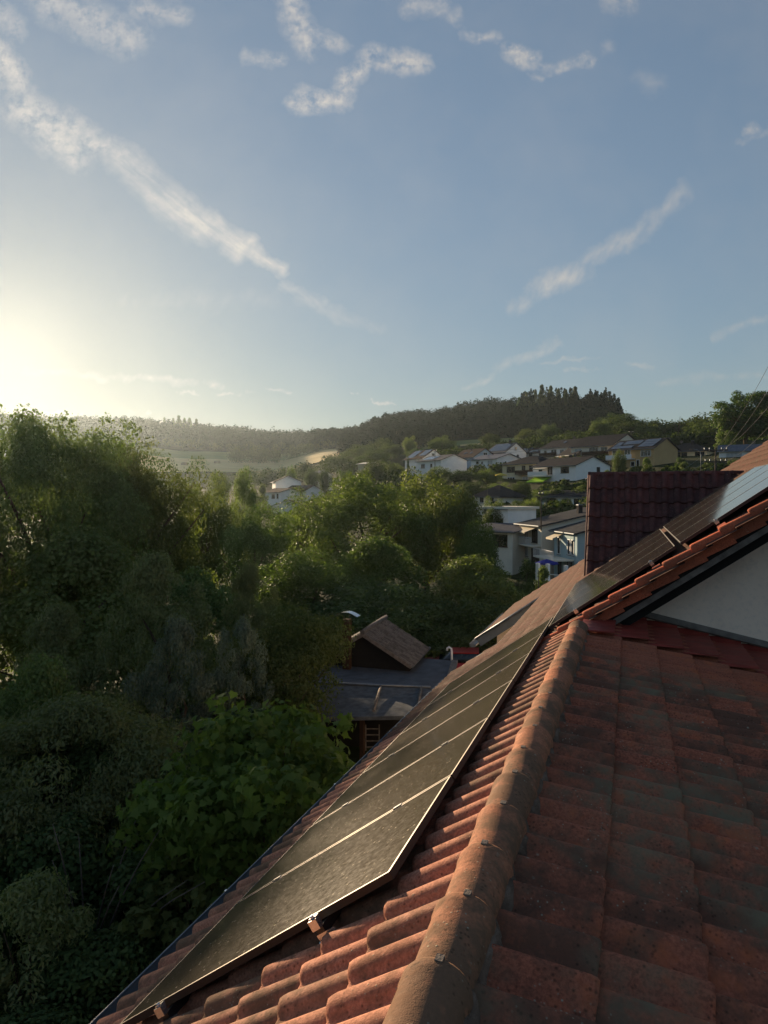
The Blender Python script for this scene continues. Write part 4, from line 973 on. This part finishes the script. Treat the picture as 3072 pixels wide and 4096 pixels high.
    for (x, y) in chim:
        zc = rh + .1 - abs(y) * tp if kind != 'flat' else H + .3
        ch = MB().box(x - .3, x + .3, y - .3, y + .3, zc - .5, zc + .9).build('chimney', M['r_dark'], rf)
        MB().box(x - .36, x + .36, y - .36, y + .36, zc + .903, zc + 1.0).build('chimney_cap', M['zinc'], rf)
    if extra: extra(root, rf, fbox, dict(hl=hl, hw=hw, H=H, rh=rh, tp=tp))
    return root
def balcony(s0, s1, z, depth, col, rail='white', face='f', posts=True):
    def f(root, rf, fbox, d):
        b = fbox(face, s0, s1, z - .18, z, .003, depth); bl = b.build('balcony', M[col], root)
        r = MB(); fbox(face, s0, s1, z + .98, z + 1.04, depth - .06, depth, r); n = max(3, int((s1 - s0) / .35))
        if rail == 'bars':
            for k in range(n + 1): s = s0 + (s1 - s0 - .04) * k / n; fbox(face, s, s + .04, z + .003, z + .977, depth - .05, depth - .01, r)
            r.build('railing', M['white'], bl)
        else:
            for k in range(n + 1): s = s0 + (s1 - s0 - .04) * k / n; fbox(face, s, s + .04, z + .003, z + .977, depth - .05, depth - .012, r)
            fbox(face, s0 + .02, s1 - .02, z + .08, z + .93, depth - .01, depth + .02, r); r.build('railing', M[rail], bl)
    return f
def awning(s0, s1, z, depth, drop, col, face='f'):
    def f(root, rf, fbox, d):
        hl, hw = d['hl'], d['hw']; y0, y1 = -hw - .02, -hw - depth
        MB().slab([(-hl + s0, y1, z - drop), (-hl + s1, y1, z - drop), (-hl + s1, y0, z), (-hl + s0, y0, z)], .05).box(-hl + s0, -hl + s1, y1 - .04, y1 - .003, z - drop - .22, z - drop).build('awning', M[col], root)
    return f
def dish(x, y, dz=.9, side=1):
    def f(root, rf, fbox, d):
        z0 = d['rh'] - abs(y) * d['tp']; b = MB(); b.tube([(x, y, z0 - .2), (x, y, z0 + dz)], .03, 6)
        v = []; n = 12
        for (rr, dd) in ((.02, .12), (.28, .07), (.45, 0)):
            for k in range(n): a = 2 * math.pi * k / n; v.append((x + rr * math.cos(a), y - .15 - (0 - dd) * 1.0, z0 + dz + rr * math.sin(a)))
        b.add(v, [(i * n + k, i * n + (k + 1) % n, (i + 1) * n + (k + 1) % n, (i + 1) * n + k) for i in range(2) for k in range(n)] + [tuple(range(n))], True)
        b.build('satellite_dish', M['oldwood'], rf)
    return f
def pv(rects):
    """solar panels lying on the front roof slope: (x0,x1,t0,t1) in roof fractions"""
    def f(root, rf, fbox, d):
        hl, hw, H, rh, tp = d['hl'], d['hw'], d['H'], d['rh'], d['tp']
        for (x0, x1, t0, t1, n) in rects:
            for k in range(n):
                xa = -hl + 2 * hl * (x0 + (x1 - x0) * k / n) + .03; xb = -hl + 2 * hl * (x0 + (x1 - x0) * (k + 1) / n) - .03
                P = lambda x, t: (x, -hw * (1 - t), H + (hw * t) * tp + .21)
                MB().slab([P(xa, t0), P(xb, t0), P(xb, t1), P(xa, t1)], .05).build('solar_panel', M['pv'], rf)
    return f
def many(*fs):
    def f(root, rf, fbox, d):
        for q in fs: q(root, rf, fbox, d)
    return f
house('white two storey house with dark roof, white gable side and a bright green awning', 2303, 1945, 165, 14.1, 11.2, 4.9, -40, 'w_white', 'r_dark', 20,
      wins=[('f', 9.4, 3.1, 2.6, 1.4, 'b'), ('g', 6.6, 3.1, 1.3, 1.5, 'w'), ('f', 2.0, 3.0, 1.4, 1.6), ('f', 5.0, 2.75, 1.8, 2.1), ('f', 9.0, .3, 3.2, 1.3, 'b'), ('f', 2.0, .2, 1.6, 1.1, 'b')], chim=[(-1, 1)],
      extra=many(balcony(.1, 6.6, 2.6, 1.8, 'w_white'), awning(.6, 6.4, 2.3, 2.7, 1.1, 'green'), awning(1.8, 5.8, 4.75, 1.8, .5, 'beigecloth'), dish(2.5, -1)))
house('pale yellow house with dark hip roof and dark wooden balcony, behind the yellow parasol', 2157, 1944, 180, 12.5, 10, 5.8, -34, 'w_cream', 'r_dark', 22, 'hip',
      wins=[('f', 1.6, 3.6, 2.8, 1.5, 'b'), ('f', 6.8, 3.2, 1.1, 2.0, 'b'), ('f', 9.2, 3.2, 1.3, 2.0, 'b'), ('f', 1.8, .4, 2.6, 2.0), ('f', 7.0, .9, 1.9, 1.5, 's')], chim=[(-1, 0)], extra=many(balcony(5.7, 11.5, 3.0, 1.5, 'brownwood', 'brownwood'), dish(-3.5, -2)))
house('white house with low slate grey roof left of the pale yellow house', 1986, 1905, 203, 11, 9.5, 5.0, -38, 'w_white', 'r_slate', 17, wins=[('f', 2.2, 3.0, 1.4, 1.6), ('f', 4.4, 3.0, 1.0, 1.4), ('f', 7.2, 3.1, 2.2, 1.5, 's'), ('g', 3, .6, 1, 1.2)], extra=balcony(1.5, 6.6, 2.5, 1.3, 'w_pale'))
house('light blue gabled house with brown roof and two roof windows', 1893, 1885, 228, 10.5, 9.5, 4.6, -40, 'w_blue', 'r_brown', 30, wins=[('g', 4.0, 4.9, 1.6, 1.2), ('f', 3, 2.4, 1.3, 1.3)], extra=many(pv([(.30, .38, .35, .6, 1), (.58, .66, .35, .6, 1)]), dish(1, -2)))
house('white house with a band of solar panels on its grey roof left of the village', 1764, 1900, 218, 13.5, 9.5, 4.6, -42, 'w_white', 'r_grey', 20, wins=[('f', 2.2, 2.3, 2.4, 1.4), ('f', 7.5, 2.4, 1.4, 1.3)], extra=pv([(.12, .60, .10, .75, 6)]))
house('house almost fully covered with solar panels at the left end of the village', 1690, 1865, 243, 11.5, 9, 2.8, -42, 'w_white', 'r_brown', 33, wins=[('g', 3.6, 3.4, 1.2, 1.1)], extra=pv([(.03, .42, .05, .95, 4), (.62, .97, .25, .95, 4)]))
house('low house with long row of solar panels behind the blue gabled house', 1845, 1850, 262, 12, 9, 3.0, -40, 'w_white', 'r_grey', 24, extra=pv([(.05, .9, .2, .8, 7)]))
house('white gabled house whose grey roof is one large dark solar field', 2022, 1850, 238, 10, 9, 3.6, -40, 'w_white', 'r_grey', 34, wins=[('g', 3.8, 4.2, 1.2, 1.2)], chim=[(2, 0)], extra=pv([(.06, .94, .08, .92, 6)]))
house('low white house with bright solar panels right of the large dark solar roof', 2165, 1848, 240, 13, 9, 3.2, -38, 'w_white', 'r_brown', 24, extra=pv([(.02, .40, .05, .95, 4), (.50, .85, .1, .5, 4)]))
house('house with large dark roof, roof window and white upper storey behind the white gabled house', 2290, 1850, 222, 13.5, 12, 5.0, -38, 'w_white', 'r_dark', 24, wins=[('f', 1.5, 2.8, 1.4, 1.5), ('f', 4.6, 2.8, 2.4, 1.6), ('f', 8.4, 3, 1.6, 1.2), ('g', 6, 5.2, 1.6, 1.2)], extra=many(pv([(.50, .56, .5, .7, 1)]), dish(3, -1), balcony(.5, 8, 2.4, 1.2, 'brownwood', 'brownwood')))
house('small dark roofed building with peach coloured gable between the larger houses', 2306, 1860, 194, 8.5, 6.5, 3.0, -52, 'w_peach', 'r_dark', 32)
house('cream house with long plain dark roof and dark balcony left of the orange house', 2450, 1858, 186, 13.5, 12, 5.2, -36, 'w_pale', 'r_dark', 26, wins=[('f', 1.2, 3.1, 2.4, 1.5, 's'), ('f', 6.0, 3.0, 3.0, 1.8), ('f', 9.8, 3.1, 2.2, 1.6), ('f', 10, .5, 1.6, 1.2)], extra=balcony(4.6, 13.2, 2.6, 1.3, 'brownwood', 'brownwood'))
house('ochre house with dark solar roof and white panelled balcony', 2615, 1873, 171, 12.8, 9.6, 4.9, -36, 'w_orange', 'r_dark', 27, wins=[('f', 9.2, 2.9, 2.8, 1.5), ('f', 1.0, 2.8, 2.4, 2.0), ('f', 4.6, 2.8, 1.8, 2.0), ('f', 6.4, .6, 1.2, 1.2), ('f', 8, .2, .9, 2.0)],
      extra=many(balcony(.1, 7.6, 2.5, 1.4, 'w_white'), pv([(.03, .16, .35, .75, 2), (.20, .58, .45, .85, 6), (.03, .5, .02, .30, 4), (.62, .95, .1, .34, 3), (.62, .95, .37, .61, 3), (.62, .95, .64, .88, 3)]), dish(6, 2)))
house('light yellow house with dark hip roof and long glass balcony near the utility pole', 2826, 1878, 194, 13.0, 10.5, 5.2, -22, 'w_cream', 'r_dark', 24, 'hip',
      wins=[('f', 3.0, 3.0, 3.2, 1.8, 'b'), ('f', 6.4, 2.8, 1.5, 2.0, 'b'), ('f', 10.0, 2.8, 2.4, 2.0, 'b'), ('f', 10, .2, 1.4, 2.0), ('f', 4, .6, 1.2, 1.2)], chim=[(1.5, -1)], extra=many(balcony(1.6, 12.9, 2.5, 1.5, 'w_cream', 'w_pale'), dish(-1.5, -1)))
house('white house with light grey slate roof at the right edge of the village', 3120, 1880, 176, 13.5, 9.5, 4.9, -8, 'w_white', 'r_slate', 20, wins=[('f', 1.6, 2.6, 3.6, 2.0, 's'), ('f', 7.6, 2.8, 2.4, 1.6, 's'), ('f', 1.6, -.4, 2.0, 1.4)], extra=dish(1, -1))
house('small house with dark hip roof half hidden among trees', 1998, 2030, 137, 6.6, 7.5, 2.2, -30, 'w_pale', 'r_dark', 28, 'hip', wins=[('f', 1.6, .8, 1.2, 1.4), ('f', 4.2, .8, 1.1, 1.3)])
house('low white house with flat dark roof behind the sagging wires', 2372, 2040, 130, 10.8, 9, 2.4, -14, 'w_white', 'r_dark', 14, wins=[('f', 2.2, .5, 1.8, 1.6, 'b'), ('f', 5.2, .3, 1.0, 1.7, 'b'), ('f', 7.2, .6, 2.2, 1.5, 'w')], extra=None)
house('white flat roofed modern house with tall corner pier', 2032, 2118, 108, 7.2, 6.5, 3.0, -32, 'w_white', 'w_pale', 4, 'flat', wins=[('f', 4.9, -.2, 1.3, 1.8, 'b'), ('f', .4, .6, .8, 1.4, 'b'), ('f', 3.6, .7, .7, 1.4, 'b')], ov=.35)
house('grey lean-to annexe with roof terrace below the flat roofed house', 2050, 2205, 98, 7.8, 6, 2.6, -24, 'w_pale', 'r_grey', 7, 'shed', wins=[('f', 4.6, .5, 2.4, 1.7, 'b')], name='annexe')
house('white house with grey felt roof, upper balcony and beige awning', 2165, 2242, 95, 7.6, 9.5, 4.6, -60, 'w_pale', 'r_felt', 12, 'shed', wins=[('f', .8, 2.7, 2.6, 1.6, 's'), ('f', 4.6, 2.2, 1.8, 2.0, 'b'), ('f', .8, .2, 2.4, 1.6, 's'), ('f', 4.4, -.8, 2.6, 2.2, 'b')],
      extra=many(balcony(2.9, 7.4, 1.95, 1.4, 'w_pale', 'bars'), awning(.8, 5.8, 4.2, 1.6, .55, 'beigecloth')), chim=[(1, 2)])
house('pale turquoise house with dark felt roof and large raised terrace', 2308, 2300, 86, 7.6, 9, 5.0, -64, 'w_ltblue', 'r_felt', 14, 'shed', wins=[('f', 1.2, 2.0, 1.0, 2.2, 'w'), ('f', 4.6, 2.2, .9, 1.9, 'w'), ('f', 5.8, 2.2, .9, 1.9, 'w'), ('f', 1.4, -.6, 1.2, 2.0, 'b'), ('f', 4.6, -.6, 1.4, 2.0, 'b')],
      extra=many(balcony(-.6, 6.6, 1.7, 2.6, 'w_pale', 'bars'), awning(.6, 3.0, 4.6, 1.3, .5, 'beigecloth')))
# valley group on the left
house('lowest white valley house with broad white gable and grey brown roof', 1088, 2072, 205, 9.5, 9.2, 3.4, -72, 'w_white', 'r_brown', 20)
house('white valley house with low brown roof and small windows above the lowest one', 1120, 2010, 222, 9, 8, 3.2, -30, 'w_white', 'r_brown', 16, wins=[('f', 4.4, 1.2, 1.8, 1.4, 'b'), ('f', 7.2, 1.2, .9, 1.5, 'b')])
house('valley house with dark roof, white gable and flag pole', 1102, 1952, 240, 14, 8.5, 2.2, -58, 'w_white', 'r_dark', 24, extra=pv([(.7, .74, .4, .6, 1)]))
house('valley house with dark roof and three bright roof windows', 1210, 2000, 226, 10.5, 9, 2.6, -26, 'w_white', 'r_brown', 24, wins=[('f', 1.5, .8, 1.2, 1.3, 'b'), ('f', 6.2, .8, 1.0, 1.3, 'b')], extra=pv([(.45, .50, .6, .8, 1), (.58, .63, .6, .8, 1), (.76, .81, .6, .8, 1)]))
house('small white house with pale roof at the right of the valley group', 1270, 1930, 258, 5.5, 6, 3.0, -34, 'w_white', 'r_slate', 24)
house('cream house peeking out between the trees left of the village', 1484, 1895, 245, 7, 6, 3.4, -30, 'w_cream', 'w_pale', 12, wins=[('f', 3.2, 1.4, 1.4, 1.2, 'b')])

# ------------------------------------------------------------------ parasols
def parasol(label, px, py, D, w, mat, hgt=2.4, n=8):
    p = at(px, py, D); r_ = empty('parasol', (p.x, p.y, p.z - hgt)); tag(r_, label, 'parasol'); v = [(0, 0, hgt)]; m = n * 2
    for k in range(m): a = 2 * math.pi * k / m; q = w / 2 * (1 if k % 2 == 0 else .93); v.append((q * math.cos(a), q * math.sin(a), hgt - w * .16 - (0 if k % 2 == 0 else -.03)))
    for k in range(m): v.append((v[k + 1][0], v[k + 1][1], v[k + 1][2] - .18))
    f = [(0, k + 1, (k + 1) % m + 1) for k in range(m)] + [(k + 1, m + k + 1, m + (k + 1) % m + 1, (k + 1) % m + 1) for k in range(m)]
    MB().add(v, f).build('canopy', M[mat], r_); MB().tube([(0, 0, -.6), (0, 0, hgt)], .035, 8).build('pole', M['oldwood'], r_)
parasol('blue parasol on the terrace below the turquoise house', 2187, 2236, 80, 2.5, 'blue'); parasol('yellow parasol in front of the pale yellow house', 2004, 1892, 166, 2.7, 'yellow')
# terrace under the blue parasol
p = at(2240, 2330, 78); r_ = empty('terrace', p, R_(-30)); tag(r_, 'raised terrace with pale piers under the blue parasol', 'terrace')
MB().box(-2.6, 2.4, -1.2, 2.2, -.3, 0).build('slab', M['w_pale'], r_)
for x in (-2.4, -1.1, 1.2): MB().box(x, x + .35, -1.1, -.75, .003, 2.0).build('pier', M['w_white'], r_)
MB().box(-2.5, 2.4, -1.05, -.95, .85, .95).build('rail', M['white'], r_)

# ------------------------------------------------------------------ poles, lamp, wires
def pole(label, px, y0, y1, D, r=.11, arms=()):
    a = at(px, y0, D); b_ = at(px, y1, D); r_ = empty('utility_pole', (a.x, a.y, b_.z - 2)); tag(r_, label, 'utility pole')
    h = a.z - b_.z + 2; MB().tube([(0, 0, 0), (0, 0, h)], [r * 1.2, r * .8], 8).build('post', M['pole'], r_)
    for (z, w) in arms:
        c = MB().box(-w / 2, w / 2, -.06, .06, h - z - .06, h - z + .06).build('crossarm', M['pole'], r_)
        for x in (-w / 2 + .1, w / 2 - .1, -w / 4, w / 4): MB().tube([(x, 0, h - z + .063), (x, 0, h - z + .16), (x, 0, h - z + .2), (x, 0, h - z + .3)], [.03, .07, .05, .06], 6).build('insulator', M['zinc'], c)
    return a
pole('dark utility pole with two crossarms and insulators behind the dormer ridge', 2863, 1788, 1915, 78, .10, ((.35, 2.4), (1.6, 2.2)))
pole('slim dark pole left of the sagging wires', 2165, 1975, 2060, 92, .07, ((.1, .7),))
pole('pole at the right end of the sagging wires beside the dormer', 2350, 1915, 2050, 96, .06, ((.2, .5),))
pole('thin pole in front of the small hip roofed house', 1950, 1955, 2040, 118, .06)
pole('thin pole above the grey lane by the dark trees', 2155, 2280, 2370, 60, .05)
pole('wooden pole behind the white gabled house on the hillside', 2525, 1725, 1790, 230, .12, ((.3, 1.6),))
pole('wooden pole before the village solar roofs', 1740, 1800, 1850, 215, .10, ((.3, 1.2),))
def wire(label, p, q, sag, r=.012, group='overhead wires'):
    p, q = Vector(p), Vector(q); pts = [p.lerp(q, t / 14) - Vector((0, 0, sag * 4 * (t / 14) * (1 - t / 14))) for t in range(15)]
    o = MB().tube(pts, r, 5).build('wire', M['black']); tag(o, label, 'wire', group)
PW_ = 78
for (a1, a2, b1, b2, s, nm) in ((3160, 1295, 2862, 1792, .7, 'topmost'), (3160, 1420, 2846, 1842, .7, 'second'), (3160, 1520, 2890, 1795, .5, 'third'), (3160, 1610, 2904, 1842, .5, 'lowest')):
    wire('%s wire running from the right edge down to the crossarmed pole' % nm, at(a1, a2, 34), at(b1, b2, PW_), s, .012)
for (a1, a2, b1, b2, nm) in ((2839, 1800, 2650, 1925, 'upper'), (2848, 1820, 2690, 1925, 'middle'), (2870, 1850, 2740, 1925, 'lower')):
    wire('%s wire running from the crossarmed pole down to the left' % nm, at(a1, a2, PW_), at(b1, b2, 60), .2, .011)
wire('upper sagging wire above the low white house', at(2163, 1980, 92), at(2348, 1962, 96), .35, .02); wire('lower sagging wire above the low white house', at(2163, 1992, 92), at(2350, 1980, 96), .4, .02)
wire('wire crossing above the upper village houses', at(2525, 1727, 230), at(1990, 1800, 230), 1.2, .03); wire('wire running right above the ochre house roof', at(2525, 1727, 230), at(3072, 1730, 200), 1.4, .03)
wire('long wire over the solar roofs of the village', at(1740, 1802, 215), at(2130, 1800, 215), 1.0, .03)
p = at(2803, 1905, 70); r_ = empty('street_lamp', p); tag(r_, 'thin curved street lamp left of the utility pole', 'street lamp')
H_l = (1905 - 1800) / FPX * 70
MB().tube([(0, 0, -1), (0, 0, H_l * .8), (-.08, 0, H_l * .93), (-.3, 0, H_l * 1.0), (-.7, 0, H_l * 1.04)], .04, 8).build('post', M['zinc'], r_); MB().box(-1.0, -.68, -.09, .09, H_l * 1.03 - .03, H_l * 1.03 + .06).build('lamp_head', M['oldwood'], r_)
# pylons on the far hill crest
for px in (833, 852): 
    p = at(px, 1712, 760); r_ = empty('pylon', p); tag(r_, 'tiny pylon in the notch between the two hills, %s one' % ('left' if px == 833 else 'right'), 'pylon', 'pylons in the notch of the hills')
    MB().tube([(0, 0, -14), (0, 0, 5.5)], [.35, .12], 4).box(-2.6, 2.6, -.12, .12, 3.6, 3.85).build('mast', M['pole'], r_)

# ------------------------------------------------------------------ the sheds below
def strips(name, M3, nx, x0, x1, prof, parent, mat):
    pass
sh = empty('tiled_shed', at(1440, 2560, 30), 0); tag(sh, 'dark timber shed with weathered brown tiled saddle roof among the trees', 'shed')
A = at(1543, 2452, 32.5); B_ = at(1452, 2556, 29.0)                 # ridge far end, near end
rd = (B_ - A); ln = rd.length; rd.z = 0; rd.normalize(); sd = Vector((-rd.y, rd.x, 0)) * 1.0
if sd.dot(cR) < 0: sd = -sd
base = Vector((A.x, A.y, (A.z + B_.z) / 2)); sh.location = base
PT = R_(31); W1, W2 = 2.35, 2.3
for sgn, w, nm in ((1, W1, 'roof_slope'), (-1, W2, 'roof_slope')):
    d = (sd * sgn * math.cos(PT) - Vector((0, 0, math.sin(PT)))); nn_ = Vector((sd.x * sgn * math.sin(PT), sd.y * sgn * math.sin(PT), math.cos(PT)))
    qs = [Vector((0, 0, 0)), rd * ln, rd * ln + d * w, d * w]
    if (qs[1] - qs[0]).cross(qs[2] - qs[0]).z < 0: qs = [qs[3], qs[2], qs[1], qs[0]]
    dk = MB().slab([q - nn_ * .03 for q in qs], .08).build(nm, M['darkwood'], sh)
    vv_ = nn_.cross(d); tmS = tile_mesh('shed_tile_%d' % (sgn + 1), L=.41, W=.205, mat=M['shedtile'] if 'shedtile' in M else M.setdefault('shedtile', mat_tile('shed_tile', (.10, .09, .084), (.145, .13, .12), (.06, .055, .05), .8)), lite=True)
    st = 0.0; start = Vector((0, 0, 0)) if vv_.dot(rd) > 0 else rd * ln
    for r_i in range(7):
        for k in range(int(ln / .205)):
            m = frame_m(start + vv_ * (.205 * k) + d * (.34 * r_i - .06), d, vv_, nn_); o = obj('tile', tmS, dk); o.matrix_local = jit(m, .004, .01)
    MB().tube([Vector((0, 0, 0)) + d * w - nn_ * .02, rd * ln + d * w - nn_ * .02], .06, 8).build('gutter', M['zinc'], sh)
    MB().slab([rd * (ln + .01) + nn_ * .02, rd * (ln + .04) + nn_ * .02, rd * (ln + .04) + d * w + nn_ * .02, rd * (ln + .01) + d * w + nn_ * .02][::(1 if sgn > 0 else -1)], .14).build('bargeboard', M['oldwood'], sh)
MB().tube([Vector((0, 0, .05)) - rd * .05, rd * (ln + .08) + Vector((0, 0, .05))], .10, 10).build('ridge_cap', M['shedtile'], sh)
b = MB(); g0 = rd * (ln - .35); q = [g0 + Vector((0, 0, -.1)), g0 + sd * 1.85 - Vector((0, 0, 1.25)), g0 + sd * 1.85 - Vector((0, 0, 3.6)), g0 - sd * 1.85 - Vector((0, 0, 3.6)), g0 - sd * 1.85 - Vector((0, 0, 1.25))]
bk = [p - rd * (ln - .7) for p in q]
b.add(q + bk, [(0, 1, 2, 3, 4), (9, 8, 7, 6, 5), (1, 0, 5, 6), (2, 1, 6, 7), (0, 4, 9, 5), (4, 3, 8, 9)]); b.build('wall', M['darkwood'], sh)
# corrugated blue-grey sheet roof
cs_ = empty('corrugated_shed', (0, 0, 0)); tag(cs_, 'low shed with blue grey corrugated sheet roof below the tiled shed', 'shed')
a0, a1, a2, a3 = at(1330, 2735, 27), at(1775, 2758, 26.5), at(1806, 2645, 30.5), at(1600, 2590, 32.5)
a0 = at(1250, 2730, 27); a3 = at(1330, 2600, 32.5)
m_ = 46; b = MB(); vs_ = []
for i in range(m_ * 2 + 1):
    t = i / (m_ * 2); l = a3.lerp(a0, t); r__ = at(1806, 2645, 30.5).lerp(a1, max(0, (t - .0))); up = Vector((0, 0, .035 * math.sin(i * math.pi / 2) if i % 2 else 0))
    if i % 2: up = Vector((0, 0, .035 if i % 4 == 1 else -.035))
    vs_ += [l + up, r__ + up]
b.add(vs_, [(2 * i, 2 * i + 2, 2 * i + 3, 2 * i + 1) for i in range(m_ * 2)], True); M['corr'] = simple('corrugated_blue', (.075, .083, .095), .55, .4, .2, var=.3, nsc=2); b.build('roof', M['corr'], cs_)
MB().slab([a1 + Vector((0, 0, .06)), a1 + Vector((.25, .1, .06)), at(1806, 2645, 30.5) + Vector((.25, .1, .06)), at(1806, 2645, 30.5) + Vector((0, 0, .06))], .12).build('verge_board', M['oldwood'], cs_)
for p_, q_ in ((a0, a1), (a1, at(1806, 2645, 30.5))):
    MB().add([p_ - Vector((0, 0, .1)), q_ - Vector((0, 0, .1)), Vector((q_.x, q_.y, -10)), Vector((p_.x, p_.y, -10))] , [(0, 1, 2, 3)]).build('wall', M['darkwood'], cs_)
# felt roofed lean-to in front
ft = empty('felt_roof_shed', (0, 0, 0)); tag(ft, 'flat felt roofed lean-to with ladder under it in front of the corrugated shed', 'shed')
f0, f1, f2, f3 = at(1180, 2872, 23.5), at(1700, 2862, 23.0), at(1722, 2752, 26.3), at(1230, 2735, 26.3)
MB().slab([f0, f1, f2, f3], .12).build('roof', M['gray'], ft)
MB().tube([f3 + Vector((0, 0, .05)), f2 + Vector((0, 0, .03))], .05, 6).build('edge_strip', M['zinc'], ft)
f0b, f1b = f0.lerp(f3, .18), f1.lerp(f2, .18)
for t in (.60, .93):
    MB().tube([f0.lerp(f1, t).lerp(f3.lerp(f2, t), .12) + Vector((0, 0, .06)), f0.lerp(f1, t).lerp(f3.lerp(f2, t), .95) + Vector((0, 0, .06))], .05, 4).build('batten', M['oldwood'], ft)
for t in (.05, .5, .95):
    p_ = f0.lerp(f1, t); MB().box(p_.x - .07, p_.x + .07, p_.y + .2, p_.y + .34, -9.6, p_.z - .13).build('post', M['brownwood'], ft)
p_, q_ = f3, f2; MB().add([p_ - Vector((0, 0, .13)), q_ - Vector((0, 0, .13)), Vector((q_.x, q_.y, -10)), Vector((p_.x, p_.y, -10))], [(0, 1, 2, 3)]).build('back_wall', M['darkwood'], ft)
la = at(1490, 2905, 23.8); ld = empty('ladder', la, R_(20)); tag(ld, 'grey ladder hanging under the felt roofed lean-to', 'ladder')
for x in (-.22, .22): MB().box(x - .02, x + .02, -.02, .02, -.8, .05).build('rail', M['oldwood'], ld)
for k in range(4): MB().box(-.2, .2, -.015, .015, -.7 + k * .2, -.67 + k * .2).build('rung', M['oldwood'], ld)
# chimney with curved steel cowl
c0 = at(1385, 2640, 29); ct = at(1388, 2476, 29); cw = empty('shed_chimney', (ct.x, ct.y, c0.z)); tag(cw, 'dark square chimney with curved sheet metal cowl left of the tiled shed', 'chimney')
hh = ct.z - c0.z; MB().box(-.14, .14, -.14, .14, -1.2, hh).build('stack', M['brownwood'], cw)
v = []; 
for i in range(11):
    t = i / 10; x = -.5 + 1.0 * t; z = hh + .14 + .16 * math.sin(t * 3.3 - .15); v += [(x, -.2, z), (x, .2, z)]
MB().add(v + [(a, b_, c - .01) for a, b_, c in v], [(2 * i, 2 * i + 1, 2 * i + 3, 2 * i + 2) for i in range(10)] + [(22 + 2 * i, 22 + 2 * i + 2, 22 + 2 * i + 3, 22 + 2 * i + 1) for i in range(10)], True).build('cowl', M['steel'], cw)
for x in (-.12, .12): MB().box(x - .01, x + .01, -.01, .01, hh + .003, hh + .24).build('bracket', M['steel'], cw)
# bent vent pipe
vp = at(1807, 2660, 31); o = MB().tube([(0, 0, -1), (0, 0, .55), (-.02, 0, .70), (-.12, 0, .76), (-.2, 0, .70), (-.21, 0, .6)], .045, 8).build('vent_pipe', M['white']); o.location = vp; tag(o, 'white bent vent pipe on the corner of the corrugated shed', 'vent pipe')
# small red car behind the sheds
def car():
    p = at(1842, 2725, 34); r_ = empty('car', (p.x, p.y, p.z), R_(12)); tag(r_, 'small red car parked behind the sheds, half hidden by the gutter', 'car')
    def hull(secs, name, mat, par):
        b = MB(); n = len(secs[0]); v = [q for s in secs for q in s]; f = [(i * n + k, i * n + (k + 1) % n, (i + 1) * n + (k + 1) % n, (i + 1) * n + k) for i in range(len(secs) - 1) for k in range(n)]
        f += [tuple(reversed(range(n))), tuple((len(secs) - 1) * n + k for k in range(n))]; return b.add(v, f, True).build(name, mat, par)
    def sec(x, w, z0, z1): return [(x, -w * .9, z0), (x, w * .9, z0), (x, w, z0 + .15), (x, w * .97, z1 - .12), (x, w * .82, z1), (x, -w * .82, z1), (x, -w * .97, z1 - .12), (x, -w, z0 + .15)]
    bd = hull([sec(-1.85, .72, .35, .75), sec(-1.7, .8, .25, .92), (sec(-.9, .84, .22, 1.0)), sec(.9, .84, .22, 1.0), sec(1.75, .8, .25, .9), sec(1.85, .7, .35, .8)], 'body', M['red'], r_)
    hull([sec(-1.0, .74, .95, 1.02), sec(-.45, .68, .97, 1.42), sec(.75, .68, .97, 1.46), sec(1.6, .7, .9, 1.05)], 'cabin', M['winglass'], r_)
    MB().slab([(-.45, -.58, 1.47), (.85, -.58, 1.49), (.85, .58, 1.49), (-.45, .58, 1.47)], .05).build('roof', M['red'], r_)
    for x in (-1.2, 1.2):
        for y in (-.82, .68): w = MB().tube([(x, y, .3), (x, y + .16, .3)], .3, 14).build('wheel', M['black'], r_); MB().tube([(x, y - .005 if y < 0 else y + .155, .3), (x, y + .01 if y < 0 else y + .17, .3)], .18, 10).build('rim', M['steel'], w)
    for y in (-.6, .6): MB().box(-1.87, -1.80, y - .14, y + .14, .6, .74).build('headlight', M['white'], r_)
car()
# round hay bales on the stubble
for px, py, D, lb in ((738, 1898, 470, 'left'), (868, 1886, 500, 'right')):
    p = at(px, py, D); g = gz(p.x, p.y); o = MB().tube([(-.9, 0, 0), (.9, 0, 0)], .9, 14).build('hay_bale', M['brown']); o.location = (p.x, p.y, g + 1.2); o.scale = (1.8, 1.8, 1.6); tag(o, 'dark round hay bale on the golden field, the %s one' % lb, 'hay bale', 'hay bales on the field')
# bare sapling on the skyline
p = at(2710, 1720, 262); g = gz(p.x, p.y); o = stems(14, (0, 0, 0), 3.0, 9.5, .10, 77).build('bare_tree', M['bark']); o.location = (p.x, p.y, g + 1); tag(o, 'small leafless tree on the skyline left of the big oak', 'tree')
